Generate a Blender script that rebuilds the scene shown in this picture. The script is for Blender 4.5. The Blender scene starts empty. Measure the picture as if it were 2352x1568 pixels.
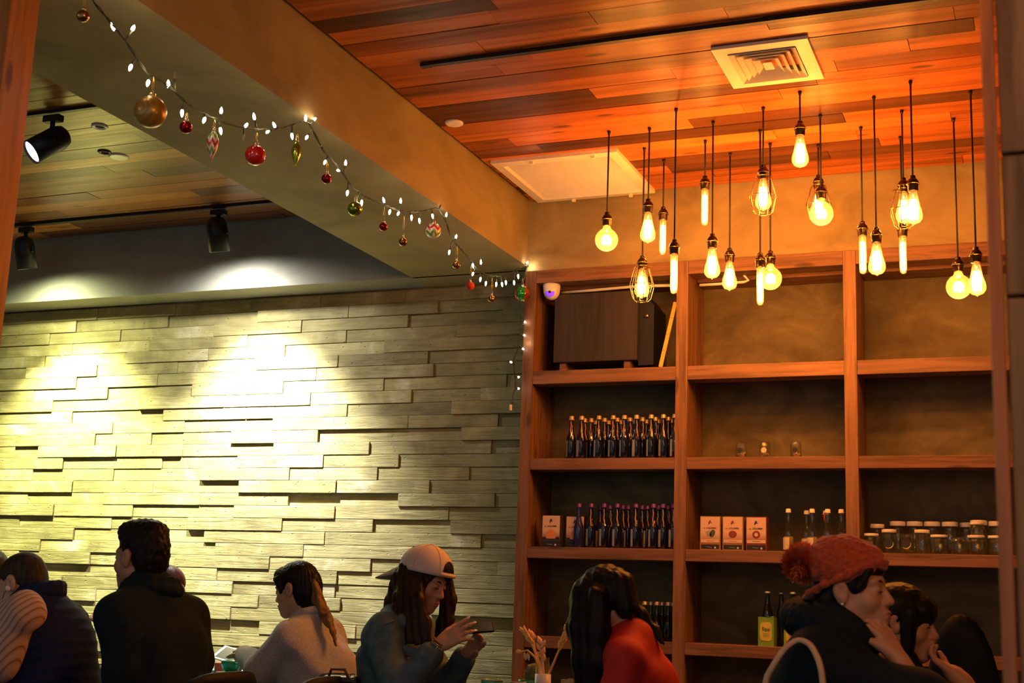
import bpy, bmesh, math, random
import numpy as np
from mathutils import Vector, Matrix
random.seed(7); np.random.seed(7)
V = lambda *a: np.array(a, float)
PI = math.pi

# ------------------------------------------------------------------ camera
FPX, YAW, PITCH, ROLL = 3049.8, math.radians(22.284), math.radians(11.336), math.radians(2.131)
CAM = V(0, 0, 1.1)
_f = V(-math.sin(YAW)*math.cos(PITCH), math.cos(YAW)*math.cos(PITCH), math.sin(PITCH))
_r0 = V(math.cos(YAW), math.sin(YAW), 0); _u0 = np.cross(_r0, _f)
_r = math.cos(ROLL)*_r0 + math.sin(ROLL)*_u0; _u = -math.sin(ROLL)*_r0 + math.cos(ROLL)*_u0
scene = bpy.context.scene
C = scene.collection
cd = bpy.data.cameras.new('camera'); cam = bpy.data.objects.new('camera', cd); C.objects.link(cam)
cam.matrix_world = Matrix(((_r[0], _u[0], -_f[0], CAM[0]), (_r[1], _u[1], -_f[1], CAM[1]), (_r[2], _u[2], -_f[2], CAM[2]), (0, 0, 0, 1)))
cd.sensor_width = 36; cd.lens = FPX/2352*36; cd.clip_start = .05
cd.dof.use_dof = True; cd.dof.focus_distance = 6.6; cd.dof.aperture_fstop = 5.0
scene.camera = cam
# ------------------------------------------------------------------ world, exposure
scene.view_settings.view_transform = 'Standard'; scene.view_settings.look = 'None'
scene.view_settings.gamma = 1.0; scene.view_settings.use_curve_mapping = False
scene.view_settings.exposure = 0.0
scene.cycles.max_bounces = 5; scene.cycles.transparent_max_bounces = 12
scene.cycles.caustics_reflective = False; scene.cycles.caustics_refractive = False
scene.cycles.sample_clamp_indirect = 6.0
w = bpy.data.worlds.new('world'); scene.world = w; w.use_nodes = True
w.node_tree.nodes['Background'].inputs[0].default_value = (.55, .82, .92, 1)
w.node_tree.nodes['Background'].inputs[1].default_value = .33
# ------------------------------------------------------------------ unseen warm fill lamps added out of frame, light levels
BULB_W, BULB_COL = 32.0, (1.0, .32, .037)      # each hanging filament bulb
SPOT_W = 1350.0                               # each wall-washing track head
def point_lamp(name, loc, watts, col, radius=.1, parent=None):
    l = bpy.data.lights.new(name, 'POINT'); l.energy = watts; l.color = col; l.shadow_soft_size = radius
    o = bpy.data.objects.new(name, l); C.objects.link(o); o.location = loc
    if parent: o.parent = parent
    return o
point_lamp('fill_lamp', (0.9, 1.1, 2.3), 34, (1, .36, .10), .25)
point_lamp('fill_lamp', (-.7, 2.1, 2.6), 20, (1, .40, .13), .25)
point_lamp('fill_lamp', (-4.2, 1.6, 2.9), 7, (1, .58, .28), .25)

point_lamp('fill_lamp', (.75, 2.9, 1.95), 9, (1, .36, .10), .12)  # extra fill added to brighten the face under the knit hat

def ray(u, v):
    return _r*((u-1176)/FPX) - _u*((v-784)/FPX) + _f
def at(u, v, Y):            # point of the plane y = Y seen at a pixel of the photograph
    d = ray(u, v); return CAM + d*(Y/d[1])
def atz(u, v, Z):
    d = ray(u, v); return CAM + d*((Z-1.1)/d[2])
def atx(u, v, X):
    d = ray(u, v); return CAM + d*(X/d[0])

# ------------------------------------------------------------------ materials
MATS = {}
def nodes(name):
    m = bpy.data.materials.new(name); m.use_nodes = True; MATS[name] = m
    nt = m.node_tree; return m, nt, nt.nodes['Principled BSDF']
def nn(nt, t, **kw):
    n = nt.nodes.new(t)
    for k, v in kw.items():
        if k.startswith('_'): setattr(n, k[1:], v)
        else: n.inputs[k.replace('__', ' ')].default_value = v
    return n
def ramp(nt, fac, stops):
    r = nt.nodes.new('ShaderNodeValToRGB'); e = r.color_ramp.elements
    while len(e) < len(stops): e.new(.5)
    for el, (p, c) in zip(e, stops):
        el.position = p; el.color = (*c, 1) if len(c) == 3 else c
    nt.links.new(fac, r.inputs[0]); return r
def coords(nt, scale, rnd=True):
    tc = nt.nodes.new('ShaderNodeTexCoord'); mp = nn(nt, 'ShaderNodeMapping'); mp.inputs['Scale'].default_value = scale
    if rnd:
        oi = nt.nodes.new('ShaderNodeObjectInfo'); ad = nn(nt, 'ShaderNodeVectorMath', _operation='ADD')
        mu = nn(nt, 'ShaderNodeMath', _operation='MULTIPLY'); mu.inputs[1].default_value = 91.7
        nt.links.new(oi.outputs['Random'], mu.inputs[0]); nt.links.new(tc.outputs['Object'], ad.inputs[0]); nt.links.new(mu.outputs[0], ad.inputs[1])
        nt.links.new(ad.outputs[0], mp.inputs[0]); return mp.outputs[0], oi
    nt.links.new(tc.outputs['Object'], mp.inputs[0]); return mp.outputs[0], None
def bump(nt, b, h, strength, dist=.005):
    bp = nn(nt, 'ShaderNodeBump'); bp.inputs['Strength'].default_value = strength; bp.inputs['Distance'].default_value = dist
    nt.links.new(h, bp.inputs['Height']); nt.links.new(bp.outputs[0], b.inputs['Normal'])
def plain(name, col, rough=.5, metal=0, var=.12, nscale=18., bmp=0., coat=0, sheen=0, spec=.5):
    if rough >= .8: spec = .15
    m, nt, b = nodes(name)
    co, _ = coords(nt, (nscale,)*3)
    n = nn(nt, 'ShaderNodeTexNoise', Scale=1., Detail=4.); nt.links.new(co, n.inputs['Vector'])
    r = ramp(nt, n.outputs['Fac'], [(.25, tuple(c*(1-var) for c in col)), (.75, tuple(min(1, c*(1+var)) for c in col))])
    nt.links.new(r.outputs[0], b.inputs['Base Color'])
    b.inputs['Roughness'].default_value = rough; b.inputs['Metallic'].default_value = metal
    b.inputs['Coat Weight'].default_value = coat; b.inputs['Sheen Weight'].default_value = sheen
    b.inputs['Specular IOR Level'].default_value = spec
    if bmp: bump(nt, b, n.outputs['Fac'], bmp)
    return m
def wood(name, tones, axis=0, rough=.35, knots=.8, grain=1., spec=.5, bmp=.25):
    m, nt, b = nodes(name)
    sc = [14., 14., 14.]; sc[axis] = .9
    co, oi = coords(nt, tuple(s*grain for s in sc))
    n = nn(nt, 'ShaderNodeTexNoise', Scale=1., Detail=6., Roughness=.6, Distortion=.6); nt.links.new(co, n.inputs['Vector'])
    sc2 = [9., 9., 9.]; sc2[axis] = 2.6
    co2, _ = coords(nt, tuple(sc2))
    vo = nn(nt, 'ShaderNodeTexVoronoi', Scale=1.); nt.links.new(co2, vo.inputs['Vector'])
    kn = ramp(nt, vo.outputs['Distance'], [(.0, (1, 1, 1)), (.1, (.8,)*3), (.16, (0, 0, 0))])
    base = ramp(nt, oi.outputs['Random'], tones)
    gr = ramp(nt, n.outputs['Fac'], [(.3, (.45, .42, .4)), (.5, (.9, .9, .9)), (.72, (1.25, 1.2, 1.1))])
    mx = nn(nt, 'ShaderNodeMix', _data_type='RGBA', _blend_type='MULTIPLY'); mx.inputs[0].default_value = 1
    nt.links.new(base.outputs[0], mx.inputs[6]); nt.links.new(gr.outputs[0], mx.inputs[7])
    mk = nn(nt, 'ShaderNodeMath', _operation='MULTIPLY'); mk.inputs[1].default_value = knots
    nt.links.new(kn.outputs[0], mk.inputs[0])
    mx2 = nn(nt, 'ShaderNodeMix', _data_type='RGBA'); nt.links.new(mk.outputs[0], mx2.inputs[0])
    nt.links.new(mx.outputs[2], mx2.inputs[6]); mx2.inputs[7].default_value = (.035, .014, .008, 1)
    nt.links.new(mx2.outputs[2], b.inputs['Base Color'])
    rr = ramp(nt, n.outputs['Fac'], [(.2, (rough+.15,)*3), (.8, (max(.05, rough-.1),)*3)])
    nt.links.new(rr.outputs[0], b.inputs['Roughness']); b.inputs['Specular IOR Level'].default_value = spec
    bump(nt, b, n.outputs['Fac'], bmp, .004)
    return m
def plaster(name, c1, c2, c3, scale=2.2, rough=.8, bmp=.15):
    m, nt, b = nodes(name)
    co, _ = coords(nt, (scale, scale, scale*1.6), False)
    n = nn(nt, 'ShaderNodeTexNoise', Scale=1., Detail=8., Roughness=.62, Distortion=.8); nt.links.new(co, n.inputs['Vector'])
    r = ramp(nt, n.outputs['Fac'], [(.3, c1), (.5, c2), (.7, c3)])
    nt.links.new(r.outputs[0], b.inputs['Base Color']); b.inputs['Roughness'].default_value = rough
    n2 = nn(nt, 'ShaderNodeTexNoise', Scale=14., Detail=6.); nt.links.new(co, n2.inputs['Vector'])
    bump(nt, b, n2.outputs['Fac'], bmp, .01)
    return m
def brickmat():
    m, nt, b = nodes('cast_concrete_brick')
    co, oi = coords(nt, (1.6, 1.6, 1.6)); co2, _ = coords(nt, (3., 30., 34.))
    n = nn(nt, 'ShaderNodeTexNoise', Scale=1.3, Detail=8., Roughness=.65, Distortion=1.); nt.links.new(co, n.inputs['Vector'])
    g = nn(nt, 'ShaderNodeTexNoise', Scale=1., Detail=6., Roughness=.6, Distortion=.9); nt.links.new(co2, g.inputs['Vector'])
    r = ramp(nt, n.outputs['Fac'], [(.28, (.16, .142, .062)), (.47, (.26, .232, .105)), (.58, (.33, .298, .15)), (.66, (.42, .395, .27)), (.74, (.52, .50, .42))])
    t = ramp(nt, oi.outputs['Random'], [(0, (.82, .8, .76)), (1, (1.12, 1.1, 1.05))])
    mx = nn(nt, 'ShaderNodeMix', _data_type='RGBA', _blend_type='MULTIPLY'); mx.inputs[0].default_value = 1
    nt.links.new(r.outputs[0], mx.inputs[6]); nt.links.new(t.outputs[0], mx.inputs[7])
    gc = ramp(nt, g.outputs['Fac'], [(.3, (.72, .70, .66)), (.5, (1, 1, 1)), (.7, (1.12, 1.12, 1.1))])
    mg = nn(nt, 'ShaderNodeMix', _data_type='RGBA', _blend_type='MULTIPLY'); mg.inputs[0].default_value = 1
    nt.links.new(mx.outputs[2], mg.inputs[6]); nt.links.new(gc.outputs[0], mg.inputs[7])
    nt.links.new(mg.outputs[2], b.inputs['Base Color']); b.inputs['Roughness'].default_value = .75
    # small pits
    co3, _ = coords(nt, (16., 16., 30.))
    vo = nn(nt, 'ShaderNodeTexVoronoi', Scale=1.); nt.links.new(co3, vo.inputs['Vector'])
    pit = ramp(nt, vo.outputs['Distance'], [(.03, (0, 0, 0)), (.12, (1, 1, 1))])
    ad = nn(nt, 'ShaderNodeMath', _operation='MULTIPLY_ADD'); nt.links.new(g.outputs['Fac'], ad.inputs[0]); ad.inputs[1].default_value = .8
    nt.links.new(pit.outputs[0], ad.inputs[2])
    bump(nt, b, ad.outputs[0], .7, .008)
    return m
def glass(name, tint, fres=.5, rough=.05, trans=.0, body=(1, 1, 1)):
    """thin glass wall: mostly see-through, reflecting at grazing angles"""
    m, nt, b = nodes(name); nt.nodes.remove(b); out = nt.nodes['Material Output']
    tr = nn(nt, 'ShaderNodeBsdfTransparent'); tr.inputs[0].default_value = (*tint, 1)
    gl = nn(nt, 'ShaderNodeBsdfGlossy'); gl.inputs['Roughness'].default_value = rough
    lw = nn(nt, 'ShaderNodeLayerWeight'); lw.inputs[0].default_value = .5
    fac = mth(nt, 'MULTIPLY_ADD', mth(nt, 'POWER', lw.outputs['Facing'], 3.), fres, .07)
    co, _ = coords(nt, (6,)*3); no = nn(nt, 'ShaderNodeTexNoise', Scale=2.); nt.links.new(co, no.inputs['Vector'])
    bp = nn(nt, 'ShaderNodeBump'); bp.inputs['Strength'].default_value = .06; nt.links.new(no.outputs['Fac'], bp.inputs['Height']); nt.links.new(bp.outputs[0], gl.inputs['Normal'])
    mx = nn(nt, 'ShaderNodeMixShader'); nt.links.new(fac, mx.inputs[0])
    src = tr
    if trans:
        tl = nn(nt, 'ShaderNodeBsdfTranslucent'); tl.inputs[0].default_value = (*body, 1)
        m2 = nn(nt, 'ShaderNodeMixShader'); m2.inputs[0].default_value = trans
        nt.links.new(tr.outputs[0], m2.inputs[1]); nt.links.new(tl.outputs[0], m2.inputs[2]); src = m2
    nt.links.new(src.outputs[0], mx.inputs[1]); nt.links.new(gl.outputs[0], mx.inputs[2])
    nt.links.new(mx.outputs[0], out.inputs[0]); return m
def emit(name, col, strength):
    m, nt, b = nodes(name); b.inputs['Base Color'].default_value = (*col, 1)
    b.inputs['Emission Color'].default_value = (*col, 1); b.inputs['Emission Strength'].default_value = strength
    m.cycles.emission_sampling = 'NONE'
    return m
def pattern(name, fn, rough=.25, coat=.4, metal=0):
    """fn(nt, xyz outputs) -> color socket"""
    m, nt, b = nodes(name); tc = nt.nodes.new('ShaderNodeTexCoord'); s = nt.nodes.new('ShaderNodeSeparateXYZ')
    nt.links.new(tc.outputs['Object'], s.inputs[0])
    nt.links.new(fn(nt, s.outputs), b.inputs['Base Color'])
    b.inputs['Roughness'].default_value = rough; b.inputs['Coat Weight'].default_value = coat; b.inputs['Metallic'].default_value = metal
    return m
def mth(nt, op, a, b=None, c=None):
    n = nn(nt, 'ShaderNodeMath', _operation=op)
    for i, x in enumerate((a, b, c)):
        if x is None: continue
        if isinstance(x, (int, float)): n.inputs[i].default_value = x
        else: nt.links.new(x, n.inputs[i])
    return n.outputs[0]
def chevron(period, amp, stops):
    def fn(nt, o):
        an = mth(nt, 'ARCTAN2', o[1], o[0]); zig = mth(nt, 'PINGPONG', mth(nt, 'MULTIPLY', an, 6/PI), 1.0)
        t = mth(nt, 'ADD', mth(nt, 'DIVIDE', o[2], period), mth(nt, 'MULTIPLY', zig, amp))
        r = ramp(nt, mth(nt, 'FRACT', t), stops); r.color_ramp.interpolation = 'CONSTANT'; return r.outputs[0]
    return fn
def stripes(axis, period, stops, interp='CONSTANT', wob=0.):
    def fn(nt, o):
        t = mth(nt, 'DIVIDE', o[axis], period)
        if wob:
            t = mth(nt, 'ADD', t, mth(nt, 'MULTIPLY', mth(nt, 'SINE', mth(nt, 'MULTIPLY', o[2], 22.)), wob))
        r = ramp(nt, mth(nt, 'FRACT', t), stops); r.color_ramp.interpolation = interp; return r.outputs[0]
    return fn

M_PLANK = wood('ceiling_cedar', [(0, (.08, .026, .010)), (.16, (.17, .055, .018)), (.32, (.33, .095, .022)), (.65, (.47, .138, .030)), (1, (.60, .19, .042))], 0, .33, .85, 1., .2)
M_PLANKL = wood('ceiling_cedar_pale', [(0, (.11, .040, .015)), (.3, (.21, .078, .024)), (.7, (.36, .145, .038)), (1, (.55, .26, .062))], 0, .32, .8)
M_SHELF = wood('shelf_timber', [(0, (.20, .10, .052)), (1, (.26, .135, .07))], 0, .45, .8, 2.6, .35, .4)
M_SHELFV = wood('shelf_timber_upright', [(0, (.21, .108, .056)), (1, (.28, .148, .076))], 2, .45, .8, 2.6, .35, .4)
M_POST = wood('post_timber', [(0, (.46, .15, .034)), (1, (.52, .18, .042))], 2, .4, .9, 2.)
M_RUSTIC = wood('weathered_board', [(0, (.28, .16, .065)), (1, (.34, .20, .08))], 2, .6, 1., 1.6)
M_BRICK = brickmat()
M_BEAM = plaster('beam_plaster', (.20, .16, .07), (.29, .235, .11), (.36, .30, .15), 1.6)
M_WALLP = plaster('wall_plaster', (.20, .16, .075), (.31, .245, .115), (.39, .31, .15), 2.4)
M_BULK = plaster('bulkhead_plaster', (.22, .22, .19), (.27, .27, .24), (.33, .33, .3), 1.8)
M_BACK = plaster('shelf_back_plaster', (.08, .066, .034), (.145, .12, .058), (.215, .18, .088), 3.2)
M_DARKW = plain('dark_wall', (.05, .045, .04), .9)
M_FLOOR = plain('floor_concrete', (.09, .08, .07), .7)
M_BLACKMETAL = plain('black_metal', (.012, .013, .015), .45, .3)
M_WHITE = plain('white_enamel', (.78, .74, .66), .4, 0, .04)
M_WHITEP = plain('white_plastic', (.8, .78, .74), .35, 0, .03)
M_BRONZE = plain('dark_bronze', (.05, .032, .02), .28, .9)
M_BRASS = plain('brass', (.55, .36, .13), .22, 1.)
M_CORD = plain('black_cord', (.014, .012, .011), .7)
M_FIL = emit('glowing_filament', (1, .78, .45), 9.)
M_BULBGL = glass('amber_bulb_glass', (1., .93, .8), .35, .04, .16, (1, .75, .4))
M_CLEAR = glass('clear_glass', (.95, .97, .90), .75, .06, .05, (.8, .8, .6))
M_GREENGL = glass('green_glass', (.45, .52, .28), .45, .05)
M_MINI = emit('mini_bulb_glow', (1, .83, .62), 14.)
M_WIRE = plain('green_wire', (.02, .035, .02), .6)
M_LENS = emit('spot_lens', (.9, .93, 1), 18.)

# ------------------------------------------------------------------ objects
def link(o, parent=None):
    C.objects.link(o)
    if parent is not None: o.parent = parent
    return o
def tag(o, label, cat, group=None):
    o['label'] = label; o['category'] = cat
    if group: o['group'] = group
    return o
def empty(name, loc=(0, 0, 0), rz=0.):
    o = bpy.data.objects.new(name, None); C.objects.link(o); o.location = loc; o.rotation_euler = (0, 0, rz); o.empty_display_size = .1
    return o
def thing(name, label, cat, loc=(0, 0, 0), rz=0., group=None):
    return tag(empty(name, loc, rz), label, cat, group)
def copy_tree(o, parent=None):
    c = o.copy(); C.objects.link(c)
    if parent is not None: c.parent = parent
    for ch in list(o.children): copy_tree(ch, c)
    return c
class MB:
    """collects shapes into one mesh"""
    def __init__(s): s.v = []; s.f = []; s.smooth = []
    def add(s, v, f, sm=False):
        n = len(s.v); s.v += [tuple(map(float, p)) for p in v]; s.f += [tuple(i+n for i in q) for q in f]; s.smooth += [sm]*len(f); return s
    def box(s, a, b, bev=0):
        x0, y0, z0 = a; x1, y1, z1 = b
        if bev <= 0:
            return s.add([(x0, y0, z0), (x1, y0, z0), (x1, y1, z0), (x0, y1, z0), (x0, y0, z1), (x1, y0, z1), (x1, y1, z1), (x0, y1, z1)],
                         [(0, 3, 2, 1), (4, 5, 6, 7), (0, 1, 5, 4), (1, 2, 6, 5), (2, 3, 7, 6), (3, 0, 4, 7)])
        bm = bmesh.new(); bmesh.ops.create_cube(bm, size=1)
        for q in bm.verts: q.co = Vector(((x0+x1)/2+q.co.x*(x1-x0), (y0+y1)/2+q.co.y*(y1-y0), (z0+z1)/2+q.co.z*(z1-z0)))
        bmesh.ops.bevel(bm, geom=list(bm.edges), offset=bev, segments=2, affect='EDGES', profile=.6)
        bm.verts.index_update(); v = [q.co[:] for q in bm.verts]; f = [tuple(q.index for q in p.verts) for p in bm.faces]; bm.free()
        return s.add(v, f)
    def lathe(s, prof, n=20, c=(0, 0, 0), sm=True, caps=True):
        v = []; f = []
        for r, z in prof:
            for i in range(n):
                a = 2*PI*i/n; v.append((c[0]+r*math.cos(a), c[1]+r*math.sin(a), c[2]+z))
        for j in range(len(prof)-1):
            for i in range(n):
                k = (i+1) % n; f.append((j*n+i, j*n+k, (j+1)*n+k, (j+1)*n+i))
        if caps:
            f.append(tuple(range(n-1, -1, -1))); f.append(tuple((len(prof)-1)*n+i for i in range(n)))
        return s.add(v, f, sm)
    def tube(s, pts, r, n=8, sm=True, closed=False):
        pts = [np.asarray(p, float) for p in pts]; m = len(pts); rs = r if hasattr(r, '__len__') else [r]*m
        v = []; f = []; prev = None
        for i, p in enumerate(pts):
            if closed: t = pts[(i+1) % m]-pts[i-1]
            else: t = pts[min(i+1, m-1)]-pts[max(i-1, 0)]
            t = t/(np.linalg.norm(t)+1e-12)
            if prev is None:
                a = V(0, 0, 1) if abs(t[2]) < .9 else V(1, 0, 0); x = np.cross(t, a)
            else: x = prev - t*np.dot(prev, t)
            x /= np.linalg.norm(x)+1e-12; prev = x; y = np.cross(t, x)
            for k in range(n):
                a = 2*PI*k/n; v.append(p+rs[i]*(math.cos(a)*x+math.sin(a)*y))
        for i in range(m if closed else m-1):
            j = (i+1) % m
            for k in range(n):
                l = (k+1) % n; f.append((i*n+k, i*n+l, j*n+l, j*n+k))
        if not closed: f.append(tuple(range(n-1, -1, -1))); f.append(tuple((m-1)*n+k for k in range(n)))
        return s.add(v, f, sm)
    def ell(s, c, r, n=16, m=10, R=None):
        v = []; f = []
        for j in range(m+1):
            th = PI*j/m
            for i in range(n):
                a = 2*PI*i/n; p = V(math.sin(th)*math.cos(a), math.sin(th)*math.sin(a), math.cos(th))*np.asarray(r, float)
                if R is not None: p = R@p
                v.append(p+np.asarray(c, float))
        for j in range(m):
            for i in range(n):
                k = (i+1) % n; f.append((j*n+i, (j+1)*n+i, (j+1)*n+k, j*n+k))
        return s.add(v, f, True)
    def prism(s, poly, y0, y1):
        """poly in xz, extruded along y"""
        n = len(poly); v = [(x, y0, z) for x, z in poly]+[(x, y1, z) for x, z in poly]
        f = [tuple(range(n)), tuple(range(2*n-1, n-1, -1))]+[(i, n+i, n+(i+1) % n, (i+1) % n) for i in range(n)]
        return s.add(v, f)
    def build(s, name, mat, parent=None, loc=None):
        me = bpy.data.meshes.new(name); me.from_pydata(s.v, [], s.f); me.polygons.foreach_set('use_smooth', s.smooth)
        me.materials.append(mat); me.update()
        bm = bmesh.new(); bm.from_mesh(me); bmesh.ops.remove_doubles(bm, verts=bm.verts, dist=1e-6); bmesh.ops.recalc_face_normals(bm, faces=bm.faces); bm.to_mesh(me); bm.free()
        o = bpy.data.objects.new(name, me); link(o, parent)
        if loc is not None: o.location = loc
        return o
def struct(o): o['kind'] = 'structure'; return o
def cbox(name, a, b, mat, parent=None, bev=0):
    """box mesh whose origin lies in its centre, so the grain runs through its own axes"""
    a = np.asarray(a, float); b = np.asarray(b, float); c = (a+b)/2
    return MB().box(a-c, b-c, bev).build(name, mat, parent, c)
# ================================================================== STRUCTURE
D = 6.7; ZC = 3.364; ZL = 3.42; ZB = 2.984
struct(cbox('floor', (-7.7, -.6, -.1), (2.6, 7.4, 0), M_FLOOR))
ceil = struct(cbox('ceiling', (-7.7, -.6, 3.46), (2.6, 7.4, 3.56), M_DARKW))
def planks(x0, x1, y0, y1, z, wd, mat, seed, lmin=.8, lmax=1.9):
    rnd = random.Random(seed); y = y1
    while y > y0:
        x = x0-rnd.random()*.9
        while x < x1:
            L = rnd.uniform(lmin, lmax); a, b = max(x, x0), min(x+L, x1); x += L
            if b-a < .06: continue
            dz = rnd.uniform(0, .003)
            o = cbox('plank', (a+.0012, y-wd+.0012, z-dz), (b-.0012, y-.0012, z+.02), mat, None, 0)
            o.parent = ceil; o.matrix_parent_inverse = ceil.matrix_basis.inverted()
        y -= wd
planks(-2.66, 1.2, 3.3, 6.70, ZC, .122, M_PLANK, 11)
planks(-7.2, -3.46, 3.2, 6.79, ZL, .128, M_PLANKL, 5)
# plain boarding nearer than the photograph looks
struct(cbox('trim_1', (-7.6, -.5, ZC), (2.5, 3.28, ZC+.03), M_PLANKL))
# dropped beam and bulkhead
struct(cbox('trim_2', (-3.44, 2.6, ZB), (-2.68, 6.82, 3.46), M_BEAM))
struct(cbox('trim_3', (-7.6, 6.80, ZB), (-3.44, 7.25, 3.46), M_BULK))
struct(cbox('trim_4', (-3.44, 6.80, ZB), (-2.66, 7.25, 3.46), M_BEAM))
# wall over the shelf, shelf niche, side and far walls
struct(cbox('wall_right', (2.5, -.6, 0), (2.6, 7.4, 3.46), M_DARKW))
struct(cbox('wall_left', (-7.7, -.6, 0), (-7.6, 7.4, 3.46), M_BULK))
struct(cbox('wall_back', (-2.68, 6.715, 2.95), (2.5, 6.9, 3.46), M_WALLP))
struct(cbox('wall_niche', (-2.69, 7.06, 0), (2.5, 7.2, 2.95), M_BACK))
struct(cbox('wall_back_top', (-2.69, 6.9, 2.95), (2.5, 7.2, 3.46), M_BACK))
struct(cbox('wall_back_right', (.0, 6.72, 0), (2.5, 7.06, 2.95), M_WALLP))
# ---- cast concrete brick wall: every brick its own block
wb = struct(cbox('wall_brick', (-7.6, 7.06, 0), (-2.69, 7.2, ZB), M_BRICK))
JOINTS = {37: [-5.33, -3.98, -3.37], 36: [-5.7, -4.96, -4.31, -3.57, -2.95], 35: [-6.09, -5.46, -3.99, -3.24], 34: [-5.63, -4.99, -4.42, -3.72],
 33: [-5.86, -5.22, -4.62, -4.03, -3.42], 32: [-6.02, -5.37, -4.18, -3.38], 31: [-5.76, -5.09, -4.41, -3.71, -2.91], 30: [-5.5, -4.21, -3.52, -3.07], 29: [-5.3, -3.95, -3.25],
 28: [-5.69, -4.47, -3.53, -2.95], 27: [-6.48, -5.82, -5.38, -4.14, -3.18], 26: [-5.64, -5.13, -4.45, -3.78, -2.99], 25: [-5.28, -4.09, -3.58], 24: [-4.97, -4.32, -3.12],
 23: [-5.97, -5.33, -4.68, -3.99, -3.37], 22: [-5.71, -4.96, -4.32, -3.57, -2.95], 21: [-6.1, -5.47, -3.99, -3.24], 20: [-6.38, -5.63, -5.04, -4.35, -3.73],
 19: [-5.92, -4.91, -4.05, -3.03], 18: [-6.18, -4.82, -4.19], 17: [-5.77, -5.11, -4.42, -3.73, -2.92], 16: [-5.45, -4.79, -3.95, -3.3], 15: [-5.98, -4.67, -3.96],
 14: [-5.7, -4.48], 13: [-5.4, -4.67, -3.6], 12: [-5.95, -4.46, -3.8], 11: [-5.6, -4.9, -4.2, -3.4], 10: [-5.8, -5.1, -4.5, -3.7], 9: [-5.4, -4.7, -4.0, -3.3], 8: [-5.7, -4.9, -3.6]}
rnd = random.Random(3)
LEVELS = [.027, .022, .017, .012, .007]
for row in range(8, 39):
    zc = .0006+row*.0772; z0, z1 = zc-.0386, min(zc+.0386, ZB)
    js = list(JOINTS.get(row, [-5.9, -4.7, -3.6]))
    pts = [-7.6]+sorted(js)+[-2.69]; full = [pts[0]]
    for a, b in zip(pts, pts[1:]):
        n = max(1, round((b-a)/.69))
        for q in range(1, n+1): full.append(a+(b-a)*q/n + (rnd.uniform(-.05, .05) if q < n else 0))
    lev = rnd.randrange(5)
    for a, b in zip(full, full[1:]):
        lev = lev+rnd.choice((1, 1, 2)) if lev < 3 else rnd.choice((0, 0, 1))
        pr = LEVELS[min(lev, 4)]+rnd.uniform(-.003, .003)
        o = cbox('brick', (a+.001, 7.055-pr, z0+.0008), (b-.001, 7.07, z1-.0008), M_BRICK, None, .0035)
        o.parent = wb; o.matrix_parent_inverse = wb.matrix_basis.inverted()
# near posts at both sides of the opening
def post(name, label, a, b, mat):
    return tag(cbox(name, a, b, mat, None, .004), label, 'post')
pl = at(25, 0, 3.0)[0]
p = cbox('wooden_post', (pl-.13, 3.0, 0), (pl, 3.125, ZC), M_POST, None, .004); tag(p, 'square orange-brown timber post at the left edge', 'post')
xr0, xr1 = at(2262, 380, 2.2)[0], at(2299, 380, 2.2)[0]
p = cbox('timber_board', (xr0, 2.2, 0), (xr1-.004, 2.26, ZC), M_POST, None, .003); tag(p, 'narrow upright orange-brown board at the right edge', 'board')
rc = thing('weathered_column', 'rough dark weathered board column at the far right edge', 'column', (xr1+.11, 2.25, 0))
zz = [0, .9, 1.62, 1.86, ZC]
for a, b in zip(zz, zz[1:]):
    cbox('board', (-.11, -.03, a+.003), (.11, .12, b-.003), M_RUSTIC, rc, .004)

# ================================================================== SHELF UNIT
PX = [-2.675, -1.806, -.937, -.068]; PW = .064
ZS = [(2.875, 2.948), (2.305, 2.378), (1.836, 1.897), (1.366, 1.426), (.900, .960), (.44, .50), (.0, .07)]
SY0, SY1 = D-.012, 7.05
sh = thing('shelf_unit', 'tall open timber shelf unit built into the back wall', 'shelf', (0, 0, 0))
for x in PX:
    cbox('upright', (x, SY0, 0), (x+PW, SY0+.185, ZS[0][1]), M_SHELFV, sh, .003)
    cbox('upright', (x+.004, SY0+.19, 0), (x+PW-.004, SY1, ZS[0][1]), M_SHELFV, sh, .003)
for a, b in zip(PX, PX[1:]):
    for i, (z0, z1) in enumerate(ZS):
        cbox('crossbar', (a+PW, SY0+.003, z0), (b, SY0+.12, z1), M_SHELF, sh, .003)
        if i == 0: cbox('crossbar', (a+PW, SY0+.19, z0-.002), (b, SY1, z1-.01), M_SHELF, sh, .003)
        else: cbox('shelf_board', (a+PW, SY0+.122, z1-.026), (b, SY1, z1-.0005), M_SHELF, sh)
def bay(i):     # inner x range
    return PX[i]+PW, PX[i+1]

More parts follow.
